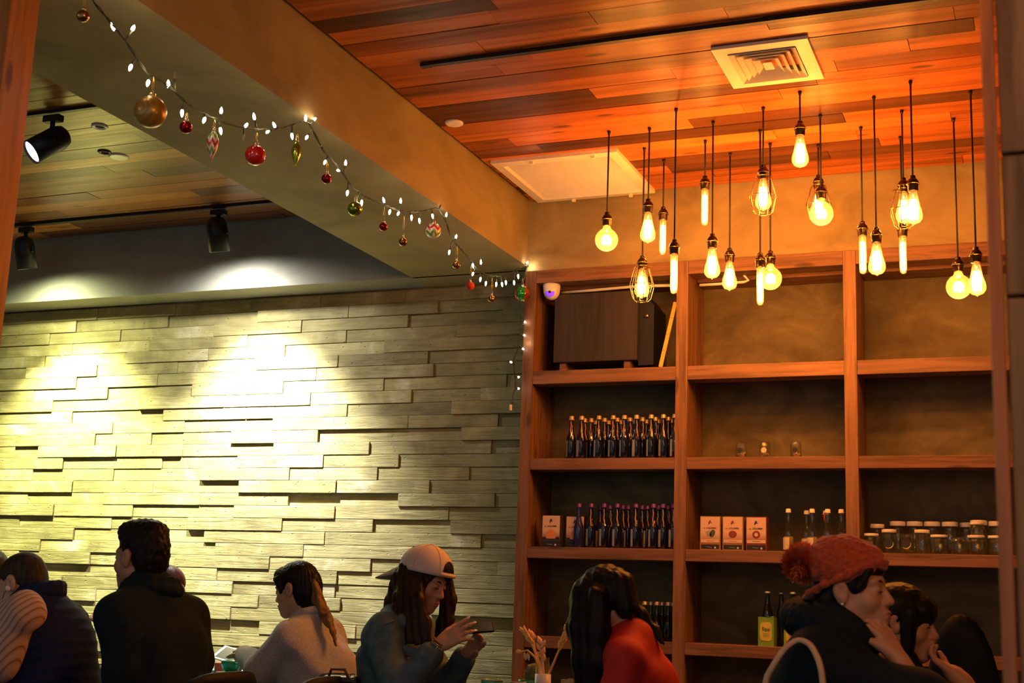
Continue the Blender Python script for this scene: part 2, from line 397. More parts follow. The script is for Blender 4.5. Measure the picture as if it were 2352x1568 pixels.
# ================================================================== CEILING FITTINGS
def rail(x0, x1, y, z, label):
    t = thing('lighting_track', label, 'track', (x0, y, z))
    MB().box((0, -.013, -.016), (x1-x0, .013, 0)).build('rail', M_BLACKMETAL, t)
    MB().box((-.012, -.015, -.018), (.03, .015, -.0005)).build('end_cap', M_BLACKMETAL, t)
    return t
rail(-2.405, 1.1, 4.765, ZC-.0035, 'long black lighting track across the right wooden ceiling')
YL1 = atz(140, 250, ZL)[1]; YL2 = atz(330, 487, ZL)[1]
rail(-7.0, -3.46, YL1, ZL-.0035, 'near black track holding the lit spotlight at left')
rail(-7.0, -3.46, YL2, ZL-.0035, 'far black track in front of the brick wall')
def track_head(label, top_px, mid_px, Y, zc, aim, watts, col, angle, lit):
    """can lamp on a swivelling yoke"""
    base = at(*top_px, Y); base[2] = zc-.035
    c = at(*mid_px, Y)
    t = thing('track_spotlight', label, 'spotlight', base)
    d = np.asarray(aim, float)-c; d /= np.linalg.norm(d)
    x = np.cross(d, V(0, 0, 1)); x = x/np.linalg.norm(x) if np.linalg.norm(x) > .05 else V(1, 0, 0)
    y = np.cross(d, x); R = np.array([x, y, d]).T     # local z = aim
    MB().box((-.05, -.02, -.03), (.05, .02, .004), .004).lathe([(.012, -.06), (.012, -.03)], 12).build('mount', M_BLACKMETAL, t)
    k = c-base; L = .105; rr = .062
    prof = [(.012, -L*1.0), (.03, -L*.98), (.05, -L*.86), (rr-.003, -L*.6), (rr, -L*.4), (rr, L), (rr-.004, L), (rr-.006, L-.012), (.001, L-.012)]
    m = MB().lathe(prof, 28, caps=False); m.v = [tuple(R@V(*q)+k) for q in m.v]; can = m.build('can', M_BLACKMETAL, t)
    m = MB().lathe([(.001, L-.010), (rr-.008, L-.010)], 24, caps=False); m.v = [tuple(R@V(*q)+k) for q in m.v]
    m.build('lens', M_LENS, can)
    arc = []
    for i in range(13):
        a = PI*i/12; arc.append(R@V(math.cos(a)*(rr+.008), 0, -.005)+k + V(0, 0, 1)*0 + (V(0, 0, -.06)-k)*math.sin(a)*.999)
    MB().tube(arc, .0055, 6).build('yoke', M_BLACKMETAL, t)
    for s in (-1, 1):
        m = MB().lathe([(.009, -.006), (.009, .006)], 10); m.v = [tuple(R@V(s*(rr+.008)+q[2], q[0], q[1]-.005)+k) for q in m.v]; m.build('pivot_screw', M_BLACKMETAL, t)
    for nm, pw, an, bl in (('beam', watts, angle, 1.), ('spill', watts*.06, 170, .9)):
        l = bpy.data.lights.new(nm, 'SPOT'); l.energy = pw; l.color = col; l.spot_size = math.radians(an); l.spot_blend = bl; l.shadow_soft_size = .03
        o = bpy.data.objects.new(nm, l); C.objects.link(o); o.parent = t
        o.location = k+d*(L+.012); o.rotation_euler = Vector(-d).to_track_quat('Z', 'Y').to_euler()
    return t
cA = at(500, 538, YL2); cB = at(58, 580, YL2)
track_head('black track spotlight hanging before the wall, nearest the beam', (503, 478), (500, 538), YL2, ZL, (cA[0]+.06, 7.0, 1.34), SPOT_W, (1, .96, .82), 86, 1)
track_head('black track spotlight partly hidden behind the left post', (62, 515), (58, 580), YL2, ZL, (cB[0]+.10, 7.0, 1.30), SPOT_W*.9, (.95, .97, .48), 86, 1)
cC = at(113, 328, YL1)
track_head('black track spotlight with lit lens aimed down and left', (125, 248), (113, 328), YL1, ZL, (cC[0]-.52, YL1-.80, cC[2]-.80), 60, (.85, .9, 1), 70, 1)
# air diffuser
v0, v1 = V(-1.21, 4.965, ZC), V(-.822, 5.388, ZC)
vt = thing('air_diffuser', 'square white ceiling air vent with nested louvres', 'vent', ((v0+v1)/2))
hx, hy = (v1-v0)[0]/2, (v1-v0)[1]/2
def ring(m, ax, ay, bx, by, za, zb, th=.003):
    o = [(-1, -1), (1, -1), (1, 1), (-1, 1)]
    v = [(x*ax, y*ay, za) for x, y in o]+[(x*bx, y*by, zb) for x, y in o]+[(x*ax, y*ay, za+th) for x, y in o]+[(x*bx, y*by, zb+th) for x, y in o]
    f = []
    for i in range(4):
        j = (i+1) % 4; f += [(i, i+4, j+4, j), (i+8, j+8, j+12, i+12), (i, j, j+8, i+8), (i+4, i+12, j+12, j+4)]
    return m.add(v, f)
ring(MB(), hx, hy, hx-.055, hy-.055, -.016, -.018, .014).build('outer_frame', M_WHITE, vt)
for i in range(4):
    a = .055+.028*i
    ring(MB(), hx-a-.002, hy-a-.002, hx-a-.024, hy-a-.024, -.0235, -.003, .0025).build('louvre', M_WHITE, vt)
a = .055+.028*4
MB().box((-hx+a+.008, -hy+a+.008, -.022), (hx-a-.008, hy-a-.008, -.019)).build('centre_plate', M_WHITE, vt)
MB().box((-hx+.03, -hy+.03, -.0022), (hx-.03, hy-.03, -.0006)).build('dark_duct', M_DARKW, vt)
# access panel / return grille
v0, v1 = V(-2.615, 6.0, ZC), V(-1.935, 6.695, ZC)
pn = thing('ceiling_grille_panel', 'large white square ceiling panel beside the beam corner', 'panel', ((v0+v1)/2))
hx, hy = (v1-v0)[0]/2, (v1-v0)[1]/2
ring(MB(), hx, hy, hx-.05, hy-.05, -.022, -.026, .02).build('frame', M_WHITE, pn)
ring(MB(), hx-.05, hy-.05, hx-.06, hy-.06, -.026, -.012, .004).build('inner_lip', M_WHITE, pn)
m = MB()
for i in range(46):
    y = -hy+.062+(2*hy-.124)*i/46
    m.add([(-hx+.06, y, -.014), (hx-.06, y, -.014), (hx-.06, y+.011, -.010), (-hx+.06, y+.011, -.010)], [(0, 1, 2, 3)])
    m.add([(-hx+.06, y+.011, -.010), (hx-.06, y+.011, -.010), (hx-.06, y+.0122, -.014), (-hx+.06, y+.0122, -.014)], [(0, 1, 2, 3)])
g = m.build('fine_slats', M_WHITE, pn); g['kind'] = 'stuff'
for x in (-.13, .2):
    MB().box((x, -hy+.012, -.04), (x+.02, -hy+.03, -.022), .003).build('latch', M_WHITE, pn)
    MB().box((x, hy-.03, -.04), (x+.02, hy-.012, -.022), .003).build('latch', M_WHITE, pn)
def disc(name, label, cat, px, z, r, mat, hole=False):
    c = atz(*px, z)
    t = thing(name, label, cat, (c[0], c[1], z))
    MB().lathe([(r, -.001), (r, -.006), (r*.85, -.011), (r*.8, -.011)] + ([(r*.6, -.006), (r*.55, -.004)] if hole else [(.001, -.012)]), 28, caps=False).build('rim', mat, t)
    if hole: MB().lathe([(r*.56, -.0035), (.001, -.0035)], 24, caps=False).build('lamp_recess', M_DARKW, t)
disc('ceiling_speaker', 'round white ceiling disc beside the beam', 'disc', (1043, 281), ZC, .044, M_WHITEP)
disc('ceiling_disc', 'round white disc on the left wooden ceiling', 'disc', (273, 358), ZL, .055, M_WHITEP)
disc('recessed_downlight', 'small ring downlight on the left ceiling near the gold ball', 'downlight', (229, 289), ZL, .042, M_WHITEP, True)
disc('recessed_downlight', 'dim ring downlight beside the left white disc', 'downlight', (240, 347), ZL, .036, M_BRONZE, True)

# ================================================================== HANGING BULBS
def prof_st(L=.145, R=.037):
    return [(.014, 0), (.016, -.012), (.020, -.03), (R*.72, -L*.45), (R*.95, -L*.66), (R, -L*.76), (R*.93, -L*.86), (R*.68, -L*.95), (R*.3, -L*.985), (.005, -L), (.002, -L*1.03)]
def prof_globe(R=.055):
    p = [(.015, 0), (.019, -.014)]
    a0 = math.asin(.024/R)
    for i in range(13):
        a = a0+(PI-a0)*i/12; p.append((max(.001, R*math.sin(a)), -.022-R*math.cos(a0)+R*math.cos(a)))
    return p
def prof_tube(L=.185, R=.0165):
    return [(.014, 0), (R, -.006), (R, -L+.022), (R*.85, -L+.009), (R*.5, -L+.002), (.001, -L)]
def filament(kind):
    m = MB()
    if kind == 'S' or kind == 'C':
        for i in range(9):
            a = 2*PI*i/9; m.tube([(.009*math.cos(a), .009*math.sin(a), -.042), (.017*math.cos(a+.1), .017*math.sin(a+.1), -.082), (.013*math.cos(a+.2), .013*math.sin(a+.2), -.122)], .0052, 5)
    elif kind == 'G':
        for i in range(10):
            a = 2*PI*i/10; m.tube([(.010*math.cos(a), .010*math.sin(a), -.052), (.020*math.cos(a), .020*math.sin(a), -.070), (.018*math.cos(a), .018*math.sin(a), -.092)], .0048, 5)
    else:
        for i in range(5):
            a = 2*PI*i/5; m.tube([(.006*math.cos(a), .006*math.sin(a), -.034), (.0075*math.cos(a), .0075*math.sin(a), -.10), (.006*math.cos(a), .006*math.sin(a), -.168)], .0046, 5)
    return m
def make_lamp(kind, socket_mat):
    """parts hung at the socket top; cord added per lamp"""
    o = empty('pendant_lamp')
    sk = MB().lathe([(.006, .004), (.011, .002), (.012, -.006), (.010, -.008), (.018, -.014), (.0245, -.026), (.0255, -.033), (.0255, -.036), (.0225, -.038), (.0215, -.064), (.0205, -.066), (.012, -.066)], 22, caps=False).build('socket', socket_mat, o)
    MB().tube([(.026*math.cos(2*PI*i/20), .026*math.sin(2*PI*i/20), -.035) for i in range(20)], .0016, 5, closed=True).build('socket_ring', M_BRASS, sk)
    pr = {'S': prof_st, 'C': prof_st, 'G': prof_globe, 'T': prof_tube}[kind]()
    b = MB().lathe(pr, 24, caps=False).build('bulb', M_BULBGL, o, (0, 0, -.062))
    f = filament(kind).build('filament', M_FIL, b)
    MB().tube([(0, 0, -.004), (0, 0, -.03)], [.007, .003], 8).build('stem', M_WHITEP, b)
    if kind == 'C':
        m = MB(); n = 8
        for i in range(n):
            a = 2*PI*i/n; ca, sa = math.cos(a), math.sin(a)
            m.tube([(r*ca, r*sa, z) for r, z in [(.024, -.05), (.036, -.058), (.041, -.075), (.060, -.145), (.058, -.160), (.045, -.212), (.032, -.226), (.018, -.228)]], .0017, 5)
        for r, z in [(.0605, -.147), (.018, -.228), (.025, -.05)]:
            m.tube([(r*math.cos(2*PI*i/24), r*math.sin(2*PI*i/24), z) for i in range(24)], .0018, 5, closed=True)
        cg = m.build('wire_cage', M_BRASS, o)
        MB().box((.024, -.004, -.054), (.046, .004, -.046), .001).build('clasp', M_BRASS, cg)
    return o
LAMPS = [  # cord top pixel, socket-top row, kind, label
 ((1399, 300), 488, 'G', 'pendant lamp with clear globe bulb, leftmost of all hanging lamps'),
 ((1480, 338), 588, 'C', 'low caged pendant lamp second from the left'),
 ((1492, 292), 458, 'S', 'teardrop bulb pendant above the leftmost wire cage lamp'),
 ((1525, 365), 476, 'T', 'tube bulb pendant, leftmost of the tube bulbs'),
 ((1553, 248), 551, 'T', 'tube bulb pendant hanging before the upright right of the speaker'),
 ((1620, 320), 405, 'T', 'highest tube bulb pendant, wholly against the wall above the shelf'),
 ((1638, 277), 538, 'S', 'teardrop bulb pendant under the highest tube bulb'),
 ((1677, 350), 571, 'S', 'smallest looking teardrop pendant, right of two overlapping shelf lamps at left'),
 ((1746, 297), 582, 'T', 'lowest hanging tube bulb, overlapping a globe bulb'),
 ((1753, 245), 380, 'C', 'caged pendant lamp high in the middle of the cluster'),
 ((1769, 328), 577, 'G', 'globe bulb pendant partly behind the lowest tube bulb'),
 ((1837, 208), 279, 'S', 'topmost teardrop pendant on the shortest cord'),
 ((1879, 330), 403, 'C', 'caged pendant half hidden behind a globe bulb'),
 ((1884, 262), 425, 'G', 'high globe bulb pendant in front of a caged lamp'),
 ((1977, 290), 510, 'T', 'tube bulb pendant beside a teardrop bulb at the third upright'),
 ((2007, 220), 524, 'S', 'teardrop bulb pendant just right of the third upright'),
 ((2068, 312), 512, 'T', 'tube bulb pendant below the right-hand caged lamp'),
 ((2071, 252), 410, 'C', 'right-hand caged pendant overlapped by a teardrop bulb'),
 ((2091, 184), 405, 'S', 'high teardrop pendant overlapping a wire cage at right'),
 ((2190, 270), 592, 'G', 'globe bulb pendant at the far right, lowest of the globes'),
 ((2229, 208), 569, 'S', 'rightmost teardrop bulb pendant beside the last globe')]
PROTO = {}
for i, (px, vs, kind, lab) in enumerate(LAMPS):
    c = atz(*px, ZC); top = c.copy(); zs = at(px[0]+2, vs, c[1])[2]
    sm = M_BRONZE
    if kind not in PROTO: t = PROTO[kind] = make_lamp(kind, sm)
    else:
        src = PROTO[kind]; t = copy_tree(src)
        for ch in list(t.children):
            if ch.name.startswith(('cord', 'ceiling_nipple', 'bulb_light')): bpy.data.objects.remove(ch)
    t.location = (c[0], c[1], zs); tag(t, lab, 'lamp', 'filament bulbs hanging from the wooden ceiling')
    t.rotation_euler = (0, 0, random.random()*PI)
    MB().tube([(0, 0, .002), (0, 0, ZC-zs-.003)], .0042, 7).build('cord', M_CORD, t)
    MB().lathe([(.009, ZC-zs-.004), (.006, ZC-zs-.02)], 10).build('ceiling_nipple', M_CORD, t)
    zl = {'S': -.15, 'C': -.15, 'G': -.135, 'T': -.16}[kind]
    point_lamp('bulb_light', (0, 0, zl), BULB_W, BULB_COL, .0155 if kind == 'T' else .0275, t)
# ================================================================== GARLAND
XG = -2.668
def G(u, v): return atx(u, v, XG)
WIREPX = [(150, -120), (190, -40), (218, 8), (262, 60), (288, 92), (312, 130), (338, 168), (372, 186), (402, 210), (432, 240), (470, 262), (510, 280), (545, 290), (590, 297), (625, 297), (660, 291), (700, 276), (712, 285), (728, 318), (742, 345), (765, 370), (788, 398), (806, 425), (836, 450), (868, 464), (905, 480), (940, 487), (970, 485), (1000, 478), (1008, 480), (1025, 510), (1034, 540), (1052, 565), (1075, 590), (1095, 618), (1120, 632), (1150, 634), (1180, 624), (1205, 607), (1213, 610), (1200, 650), (1195, 700), (1196, 745), (1192, 775), (1190, 800), (1180, 825), (1181, 850), (1184, 875), (1184, 892), (1178, 905), (1176, 925), (1172, 936)]
gar = thing('string_light_garland', 'string of small warm fairy lights swagged along the beam edge', 'string lights', G(700, 276))
g0 = np.array(gar.location)
# the wire: two strands twisted
pts = [G(*p)-g0 for p in WIREPX]
fine = []
for a, b in zip(pts, pts[1:]):
    n = max(2, int(np.linalg.norm(b-a)/.02))
    for i in range(n): fine.append(a+(b-a)*i/n)
fine.append(pts[-1])
for ph in (0, PI):
    tw = [p+V(.003*math.cos(i*1.1+ph), 0, .003*math.sin(i*1.1+ph)) for i, p in enumerate(fine)]
    MB().tube(tw, .0021, 5).build('wire', M_WIRE, gar)
LITPX = [(268, 65), (299, 69), (304, 151), (346, 186), (392, 197), (421, 255), (466, 273), (512, 258), (505, 296), (562, 290), (586, 272), (559, 311), (622, 300), (637, 290), (674, 308), (700, 275), (722, 275), (708, 313), (736, 334), (748, 370), (781, 391), (790, 378), (796, 440), (821, 463), (830, 462), (882, 463), (916, 465), (893, 484), (918, 488), (940, 497), (967, 503), (994, 493), (1022, 496), (1012, 528), (1047, 546), (1037, 576), (1084, 607), (1102, 605), (1086, 627), (1100, 639), (1118, 648), (1138, 650), (1152, 650), (1161, 646), (1181, 646), (1187, 632), (1206, 605), (1219, 622), (1203, 739), (1215, 745), (1201, 769), (1199, 800), (1170, 832), (1187, 866), (1192, 892), (403, 178), (1011, 470)]
fa = np.array(fine)
for i, (u, v) in enumerate(LITPX):
    p = G(u, v)-g0; j = np.argmin(((fa-p)**2).sum(1)); q = fa[j]
    dim = (u, v) in ((403, 178), (1011, 470), (736, 334), (559, 311))
    d = p-q; d = d/(np.linalg.norm(d)+1e-9); tip = p+d*.006
    a = V(random.uniform(-.012, .012), 0, 0)
    m = MB().tube([q, q+(p-q)*.45+a*.4, p-d*.004+a], [.002, .003, .0036], 6); so = m.build('bulb_socket', M_WIRE, gar)
    MB().tube([p-d*.006+a, p+a, p+d*.008+a, p+d*.016+a, p+d*.021+a], [.0028, .0052, .0056, .0036, .0008], 8).build('mini_bulb', M_CLEAR if dim else M_MINI, so)
for u, v, wt in ((300, 70, 1), (330, 165, .8), (400, 200, .6), (490, 270, 1), (600, 290, 1), (712, 278, 1.4), (770, 380, .8), (820, 452, .8), (905, 478, 1.2), (960, 496, .8), (1012, 494, 1), (1040, 560, .6), (1090, 615, 1), (1145, 645, 1.2), (1210, 612, 1.3), (1206, 742, .8), (1200, 785, .5)):
    point_lamp('fairy_light', G(u, v)-g0+V(.018, 0, 0), .20*wt, (1, .66, .36), .012, gar)
MB().box((-.006, -.008, -.02), (.006, .008, .012), .003).build('plug_tag', M_WHITEP, gar, G(1173, 934)-g0)

# ================================================================== BAUBLES
GOLDSTR = plain('gold_thread', (.5, .38, .08), .35, .8)
CAPG = plain('bauble_cap', (.6, .52, .3), .3, .9)
M_GOLDB = pattern('gold_swirl_bauble', lambda nt, o: ramp(nt, mth(nt, 'FRACT', mth(nt, 'ADD', mth(nt, 'MULTIPLY', mth(nt, 'SINE', mth(nt, 'MULTIPLY', o[0], 40.)), .35), mth(nt, 'MULTIPLY', mth(nt, 'POWER', mth(nt, 'ADD', mth(nt, 'MULTIPLY', o[0], o[0]), mth(nt, 'MULTIPLY', o[2], o[2])), .5), 70.))), [(0, (.32, .19, .03)), (.5, (.46, .29, .05)), (1, (.34, .2, .035))]).outputs[0], .32, .3, .35)
M_REDG = plain('red_gloss_bauble', (.55, .012, .012), .12, 0, .05, 10, 0, .8)
M_REDD = plain('dark_red_metallic_bauble', (.30, .012, .02), .14, .7, .05)
M_REDM = plain('red_matte_bauble', (.5, .03, .015), .6)
M_BRNG = plain('gold_brown_metallic_bauble', (.42, .22, .05), .1, .95, .05)
M_LIME = plain('lime_metallic_bauble', (.34, .40, .02), .14, .75, .06)
M_GRNG = plain('green_gold_metallic_bauble', (.26, .36, .03), .1, .8, .08)
CH = [(0, (.75, .68, .6)), (.22, (.5, .03, .04)), (.48, (.75, .68, .6)), (.72, (.16, .32, .03))]
M_CHEV = pattern('chevron_print', chevron(.062, .34, CH), .2, .5)
M_CHEV2 = pattern('chevron_print_ball', chevron(.060, .36, CH), .2, .5)
M_SEG = pattern('green_red_segments', lambda nt, o: ramp(nt, mth(nt, 'FRACT', mth(nt, 'MULTIPLY', mth(nt, 'ARCTAN2', o[1], o[0]), 1.5/PI)), [(0, (.02, .22, .04)), (.62, (.02, .28, .05)), (.66, (.45, .02, .02)), (.97, (.5, .02, .03))]).outputs[0], .12, .6, .45)
def bauble(px, r, mat, label, kind='ball', string=.06, h=None):
    c = G(*px)+V(.03 if r > .05 else .012, 0, 0)
    top = h*.5 if kind == 'spin' else r
    t = thing('christmas_bauble', label, 'bauble', c, 0, 'baubles hanging from the garland')
    if kind == 'ball':
        o = MB().lathe([(max(.0005, r*math.sin(PI*i/18)), -r*math.cos(PI*i/18)) for i in range(19)], 32, caps=False).build('ball', mat, t)
    elif kind == 'seg':
        m = MB(); n = 48; v = []; f = []; top = r
        for j in range(17):
            th = PI*j/16
            for i in range(n):
                a = 2*PI*i/n; q = r*(1+.045*abs(math.sin(a*6)))
                v.append((q*math.sin(th)*math.cos(a), q*math.sin(th)*math.sin(a), q*math.cos(th)))
        for j in range(16):
            for i in range(n): k = (i+1) % n; f.append((j*n+i, (j+1)*n+i, (j+1)*n+k, j*n+k))
        o = m.add(v, f, True).build('ribbed_ball', mat, t)
    else:
        pr = [(.0008, -.5), (.07*r/.03*.1, -.46), (.18, -.38), (.55, -.22), (.9, -.02), (1., .12), (.93, .24), (.6, .38), (.3, .45), (.25, .5)]
        o = MB().lathe([(max(.0008, a*r if a > .1 else a*r), z*h) for a, z in pr], 28, caps=False).build('spindle', mat, t)
    cr = max(.006, min(.012, r*.25))
    cp = MB().lathe([(cr, top-.003), (cr, top+.009), (cr*.4, top+.011)], 14).build('cap', CAPG, t)
    MB().tube([(.005*math.cos(2*PI*i/12), 0, top+.015+.005*math.sin(2*PI*i/12)) for i in range(12)], .001, 5, closed=True).build('loop', CAPG, cp)
    MB().tube([(.002, 0, top+.018), (.004, 0, top+.018+string*.5), (0, 0, top+.018+string), (-.004, 0, top+.018+string*.5), (-.002, 0, top+.018)], .0013, 5).build('thread', GOLDSTR, t)
    return t
def rr_(px, r): return np.linalg.norm(G(px[0]-r, px[1])-G(px[0]+r, px[1]))*.5*.62
BA = [((183, 38), .019, M_BRNG, 'small shiny brown-gold bauble at the top left end of the garland'), ((328, 259), .052, M_GOLDB, 'largest bauble, matt gold with swirls'), ((420, 293), .0215, M_REDD, 'small dark red bauble right of the big gold one'),
      ((580, 357), .038, M_REDG, 'glossy bright red bauble between two spindle ornaments'), ((744, 411), .0205, M_REDD, 'small dark red bauble right of the lime spindle'), ((809, 480), .031, M_GRNG, 'shiny green and gold bauble on the beam garland'),
      ((875, 521), .019, M_REDD, 'small dark red bauble right of the green one'), ((920, 556), .0195, M_BRNG, 'small shiny gold bauble on a long thread'), ((990, 530), .037, M_CHEV2, 'round bauble with red, white and green zigzags'),
      ((1043, 609), .019, M_BRNG, 'small gold bauble right of the round zigzag bauble'), ((1075, 657), .022, M_REDM, 'matt red bauble near the shelf corner'), ((1124, 687), .0185, M_BRNG, 'lowest small gold bauble before the brick wall')]
STR = [.03, .05, .012, .03, .035, .01, .055, .085, .006, .06, .07, .08]
for (px, r, m, lab), s in zip(BA, STR): bauble(px, r, m, lab, 'ball', s)
bauble((481, 338), .021, M_CHEV, 'long spindle ornament with red, white and green zigzags', 'spin', .02, .12)
bauble((674, 355), .019, M_LIME, 'shiny lime green spindle ornament', 'spin', .012, .105)
bauble((1195, 675), .042, M_SEG, 'ribbed green and red bauble at the shelf corner', 'seg', .03)

# ================================================================== SHELF CONTENTS
Z1, Z2, Z3, Z4 = 2.378, 1.897, 1.426, .960    # standing heights, top shelf downwards
# speaker
M_SPK = wood('speaker_veneer', [(0, (.034, .028, .02)), (1, (.04, .033, .024))], 2, .6, .1)
xa, xb = at(1288, 760, 6.86)[0], at(1462, 760, 6.74)[0]
sp = thing('loudspeaker', 'big dark wood-veneer loudspeaker on feet in the top left bay', 'speaker', ((xa+xb)/2, 6.88, Z1))
hw = (xb-xa)/2
cb = MB().box((-hw, -.13, .055), (hw, .14, .44), .004).build('cabinet', M_SPK, sp)
m = MB().prism([(hw+.001, .03), (hw+.085, .03), (hw+.085, .355), (hw+.03, .425), (hw+.001, .43)], -.10, .13).build('front_baffle', M_BLACKMETAL, sp)
MB().lathe([(.011, 0), (.009, .004), (.001, .004)], 16).build('glint_disc', M_BRASS, m, (hw+.045, -.104, .30)).rotation_euler = (PI/2, 0, 0)  # brass disc standing in for a small glint on the baffle
for x in (-hw+.05, hw-.06): MB().box((x-.018, -.11, 0), (x+.018, .12, .055), .002).build('foot', M_SHELF, sp)
# yellow stick
a, b = at(1514, 843, 6.74), at(1549, 697, 6.74); a[2] = Z1
t = thing('yellow_stick', 'thin yellow measuring stick leaning on the upright beside the speaker', 'stick', a)
M_YEL = plain('yellow_lacquer', (.85, .52, .07), .4, 0, .08)
d = (b-a); L = np.linalg.norm(d); ang = math.atan2(d[0], d[2])
R = Matrix.Rotation(ang, 4, 'Y')
for i in range(4):
    o = MB().box((-.0105, -.004, L*i/4+.0008+.004), (.0105, .004, L*(i+1)/4-.0008+.004), .0006).build('stick_section', M_YEL, t); o.rotation_euler = (0, ang, 0)
t.location = a+V(.006, 0, .004)
# dome camera and cable duct
c = at(1268, 640, 6.74); c[2] = 2.8735
dc = thing('dome_camera', 'white dome security camera with violet lens under the shelf top', 'camera', (c[0], 6.74, 2.874))
MB().lathe([(.001, 0), (.047, 0), (.049, -.012), (.047, -.030)], 28, caps=False).build('base', M_WHITEP, dc)
MB().lathe([(.047, -.029), (.046, -.045), (.040, -.062), (.028, -.078), (.012, -.086), (.001, -.088)], 28, caps=False).build('dome', M_WHITEP, dc)
M_VIO = emit('violet_lens', (.22, .05, .9), .9)
ln = MB().lathe([(.001, .004), (.010, .004), (.0225, .001), (.025, -.003), (.025, -.008)], 24, caps=False).build('lens_ring', M_VIO, dc, (.004, -.040, -.052)); ln.rotation_euler = (math.radians(80), 0, math.radians(8))
MB().ell((0, 0, .004), (.008, .008, .005), 14, 8).build('lens', plain('lens_black', (.01, .005, .03), .1), ln)
cc = at(1290, 672, 6.80); ce = at(1556, 655, 6.80)
t = thing('cable_duct', 'thin white cable run below the shelf top beside the dome camera', 'cable', cc)
MB().tube([(0, 0, 0), (.2, 0, .004), (.45, 0, .012), (ce[0]-cc[0]-.01, 0, ce[2]-cc[2])], .008, 8).build('cable', M_WHITEP, t)
x0 = PX[1]+PW+.004; e = at(1722, 645, 6.80); s0 = at(1605, 655, 6.80)
t = thing('cable_duct', 'white cable end with a curled tail under the middle shelf top', 'cable', (x0+.03, 6.80, s0[2]))
MB().tube([(0, 0, 0), (.12, 0, .001), (e[0]-x0-.06, 0, .004), (e[0]-x0-.035, -.01, .010), (e[0]-x0-.05, -.01, .028), (e[0]-x0-.075, -.006, .055)], [.008, .008, .0075, .007, .006, .005], 8).build('cable', M_WHITEP, t)

# ---- bottles
M_BLUEGL = plain('cobalt_glass', (.006, .008, .035), .08, 0, .1, 10, 0, .6)
M_BLUEGL2 = plain('bright_cobalt_glass', (.015, .02, .16), .08, 0, .1, 10, 0, .6)
M_GOLDCAP = plain('gold_cap', (.62, .42, .24), .3, .5)
M_PURCAP = plain('purple_cap', (.10, .03, .28), .4)
M_LABEL = plain('grey_label', (.30, .27, .22), .6)
M_BARC = pattern('bar_code', stripes(0, .0035, [(0, (.42, .38, .3)), (.55, (.12, .11, .09))]), .6, 0)
M_ROPE = plain('gold_cord', (.55, .27, .08), .5, .2)
M_SILV = plain('silver_cap', (.72, .72, .66), .25, .6)
def make_bottle(name, glassm, capm, h=.235, r=.0265, label=True, rope=True):
    o = empty(name)
    k = h/.235
    MB().lathe([(.001, 0), (r*.9, 0), (r, .004*k), (r, .105*k), (r*.94, .118*k), (r*.62, .142*k), (r*.47, .165*k), (r*.42, .2*k), (r*.46, .208*k), (r*.46, .214*k), (.001, .214*k)], 24, caps=False).build('bottle_body', glassm, o)
    MB().lathe([(r*.56, .212*k), (r*.58, .216*k), (r*.5, .219*k), (r*.5, .231*k), (r*.4, h), (.001, h)], 20).build('cap', capm, o)
    def patch(name, a0, a1, z0, z1, mat, rr=1.012):
        v = []; n = 8
        for z in (z0, z1):
            for i in range(n+1):
                a = a0+(a1-a0)*i/n; v.append((r*rr*math.cos(a), r*rr*math.sin(a), z*k))
        MB().add(v, [(i, i+1, n+2+i, n+1+i) for i in range(n)], True).build(name, mat, o)
    if label:
        patch('label', -PI*.78, -PI*.56, .012, .1, M_LABEL); patch('bar_code', -PI*.76, -PI*.58, .014, .036, M_BARC, 1.02)
    if rope:
        MB().tube([(.003, -r*.5, .205*k), (.006, -r*.52, .18*k), (.004, -r*.62, .155*k), (.009, -r*.72, .135*k), (.012, -r*.98, .118*k), (.015, -r*1.08, .112*k)], [.0015, .0025, .003, .0025, .0022, .0012], 6).build('neck_cord', M_ROPE, o)
    return o
def place(src, used, loc, rz, label, cat, group=None):
    o = src if not used else copy_tree(src)
    o.location = loc; o.rotation_euler = (0, 0, rz); tag(o, label, cat, group); return o
ORD = ['first', 'second', 'third', 'fourth', 'fifth', 'sixth', 'seventh', 'eighth', 'ninth', 'tenth', 'eleventh', 'twelfth']
src = make_bottle('glass_bottle', M_BLUEGL, M_GOLDCAP); used = False
for i, u in enumerate([1311, 1334, 1374, 1407, 1433, 1461, 1495, 1523, 1549]):
    c = at(u, 1045, 6.745)
    place(src, used, (c[0], 6.745, Z2), random.uniform(-.25, .25), f'{ORD[i]} gold-capped dark blue bottle from the left in its front row', 'bottle', 'gold-capped blue bottles'); used = True
for j, (us, Y) in enumerate((([1342, 1357, 1388, 1417, 1446, 1475, 1505, 1535], 6.835), ([1368, 1397, 1425, 1458, 1485, 1512, 1543], 6.925))):
    for q, u in enumerate(us):
        c = at(u, 1020, Y)
        if c[0] < PX[1]-.03: place(src, True, (c[0], Y, Z2), random.uniform(-.4, .4), f'{ORD[q]} gold-capped blue bottle from the left in the {("second", "hindmost")[j]} row', 'bottle', f'gold-capped blue bottles, {("second", "hindmost")[j]} row')
src = make_bottle('glass_bottle', M_BLUEGL, M_PURCAP); used = False
b2 = make_bottle('glass_bottle', M_BLUEGL2, M_PURCAP, label=False, rope=False)
c = at(1328, 1250, 6.745); place(b2, False, (c[0], 6.745, Z3), 0, 'brighter blue purple-capped bottle, leftmost beside the cartons', 'bottle', 'purple-capped blue bottles')
for i, u in enumerate([1356, 1386, 1416, 1459, 1500, 1522, 1546]):
    c = at(u, 1250, 6.75)
    place(src, used, (c[0], 6.75, Z3), random.uniform(-.2, .2), f'{ORD[i]} purple-capped dark bottle right of the bright blue one', 'bottle', 'purple-capped blue bottles'); used = True
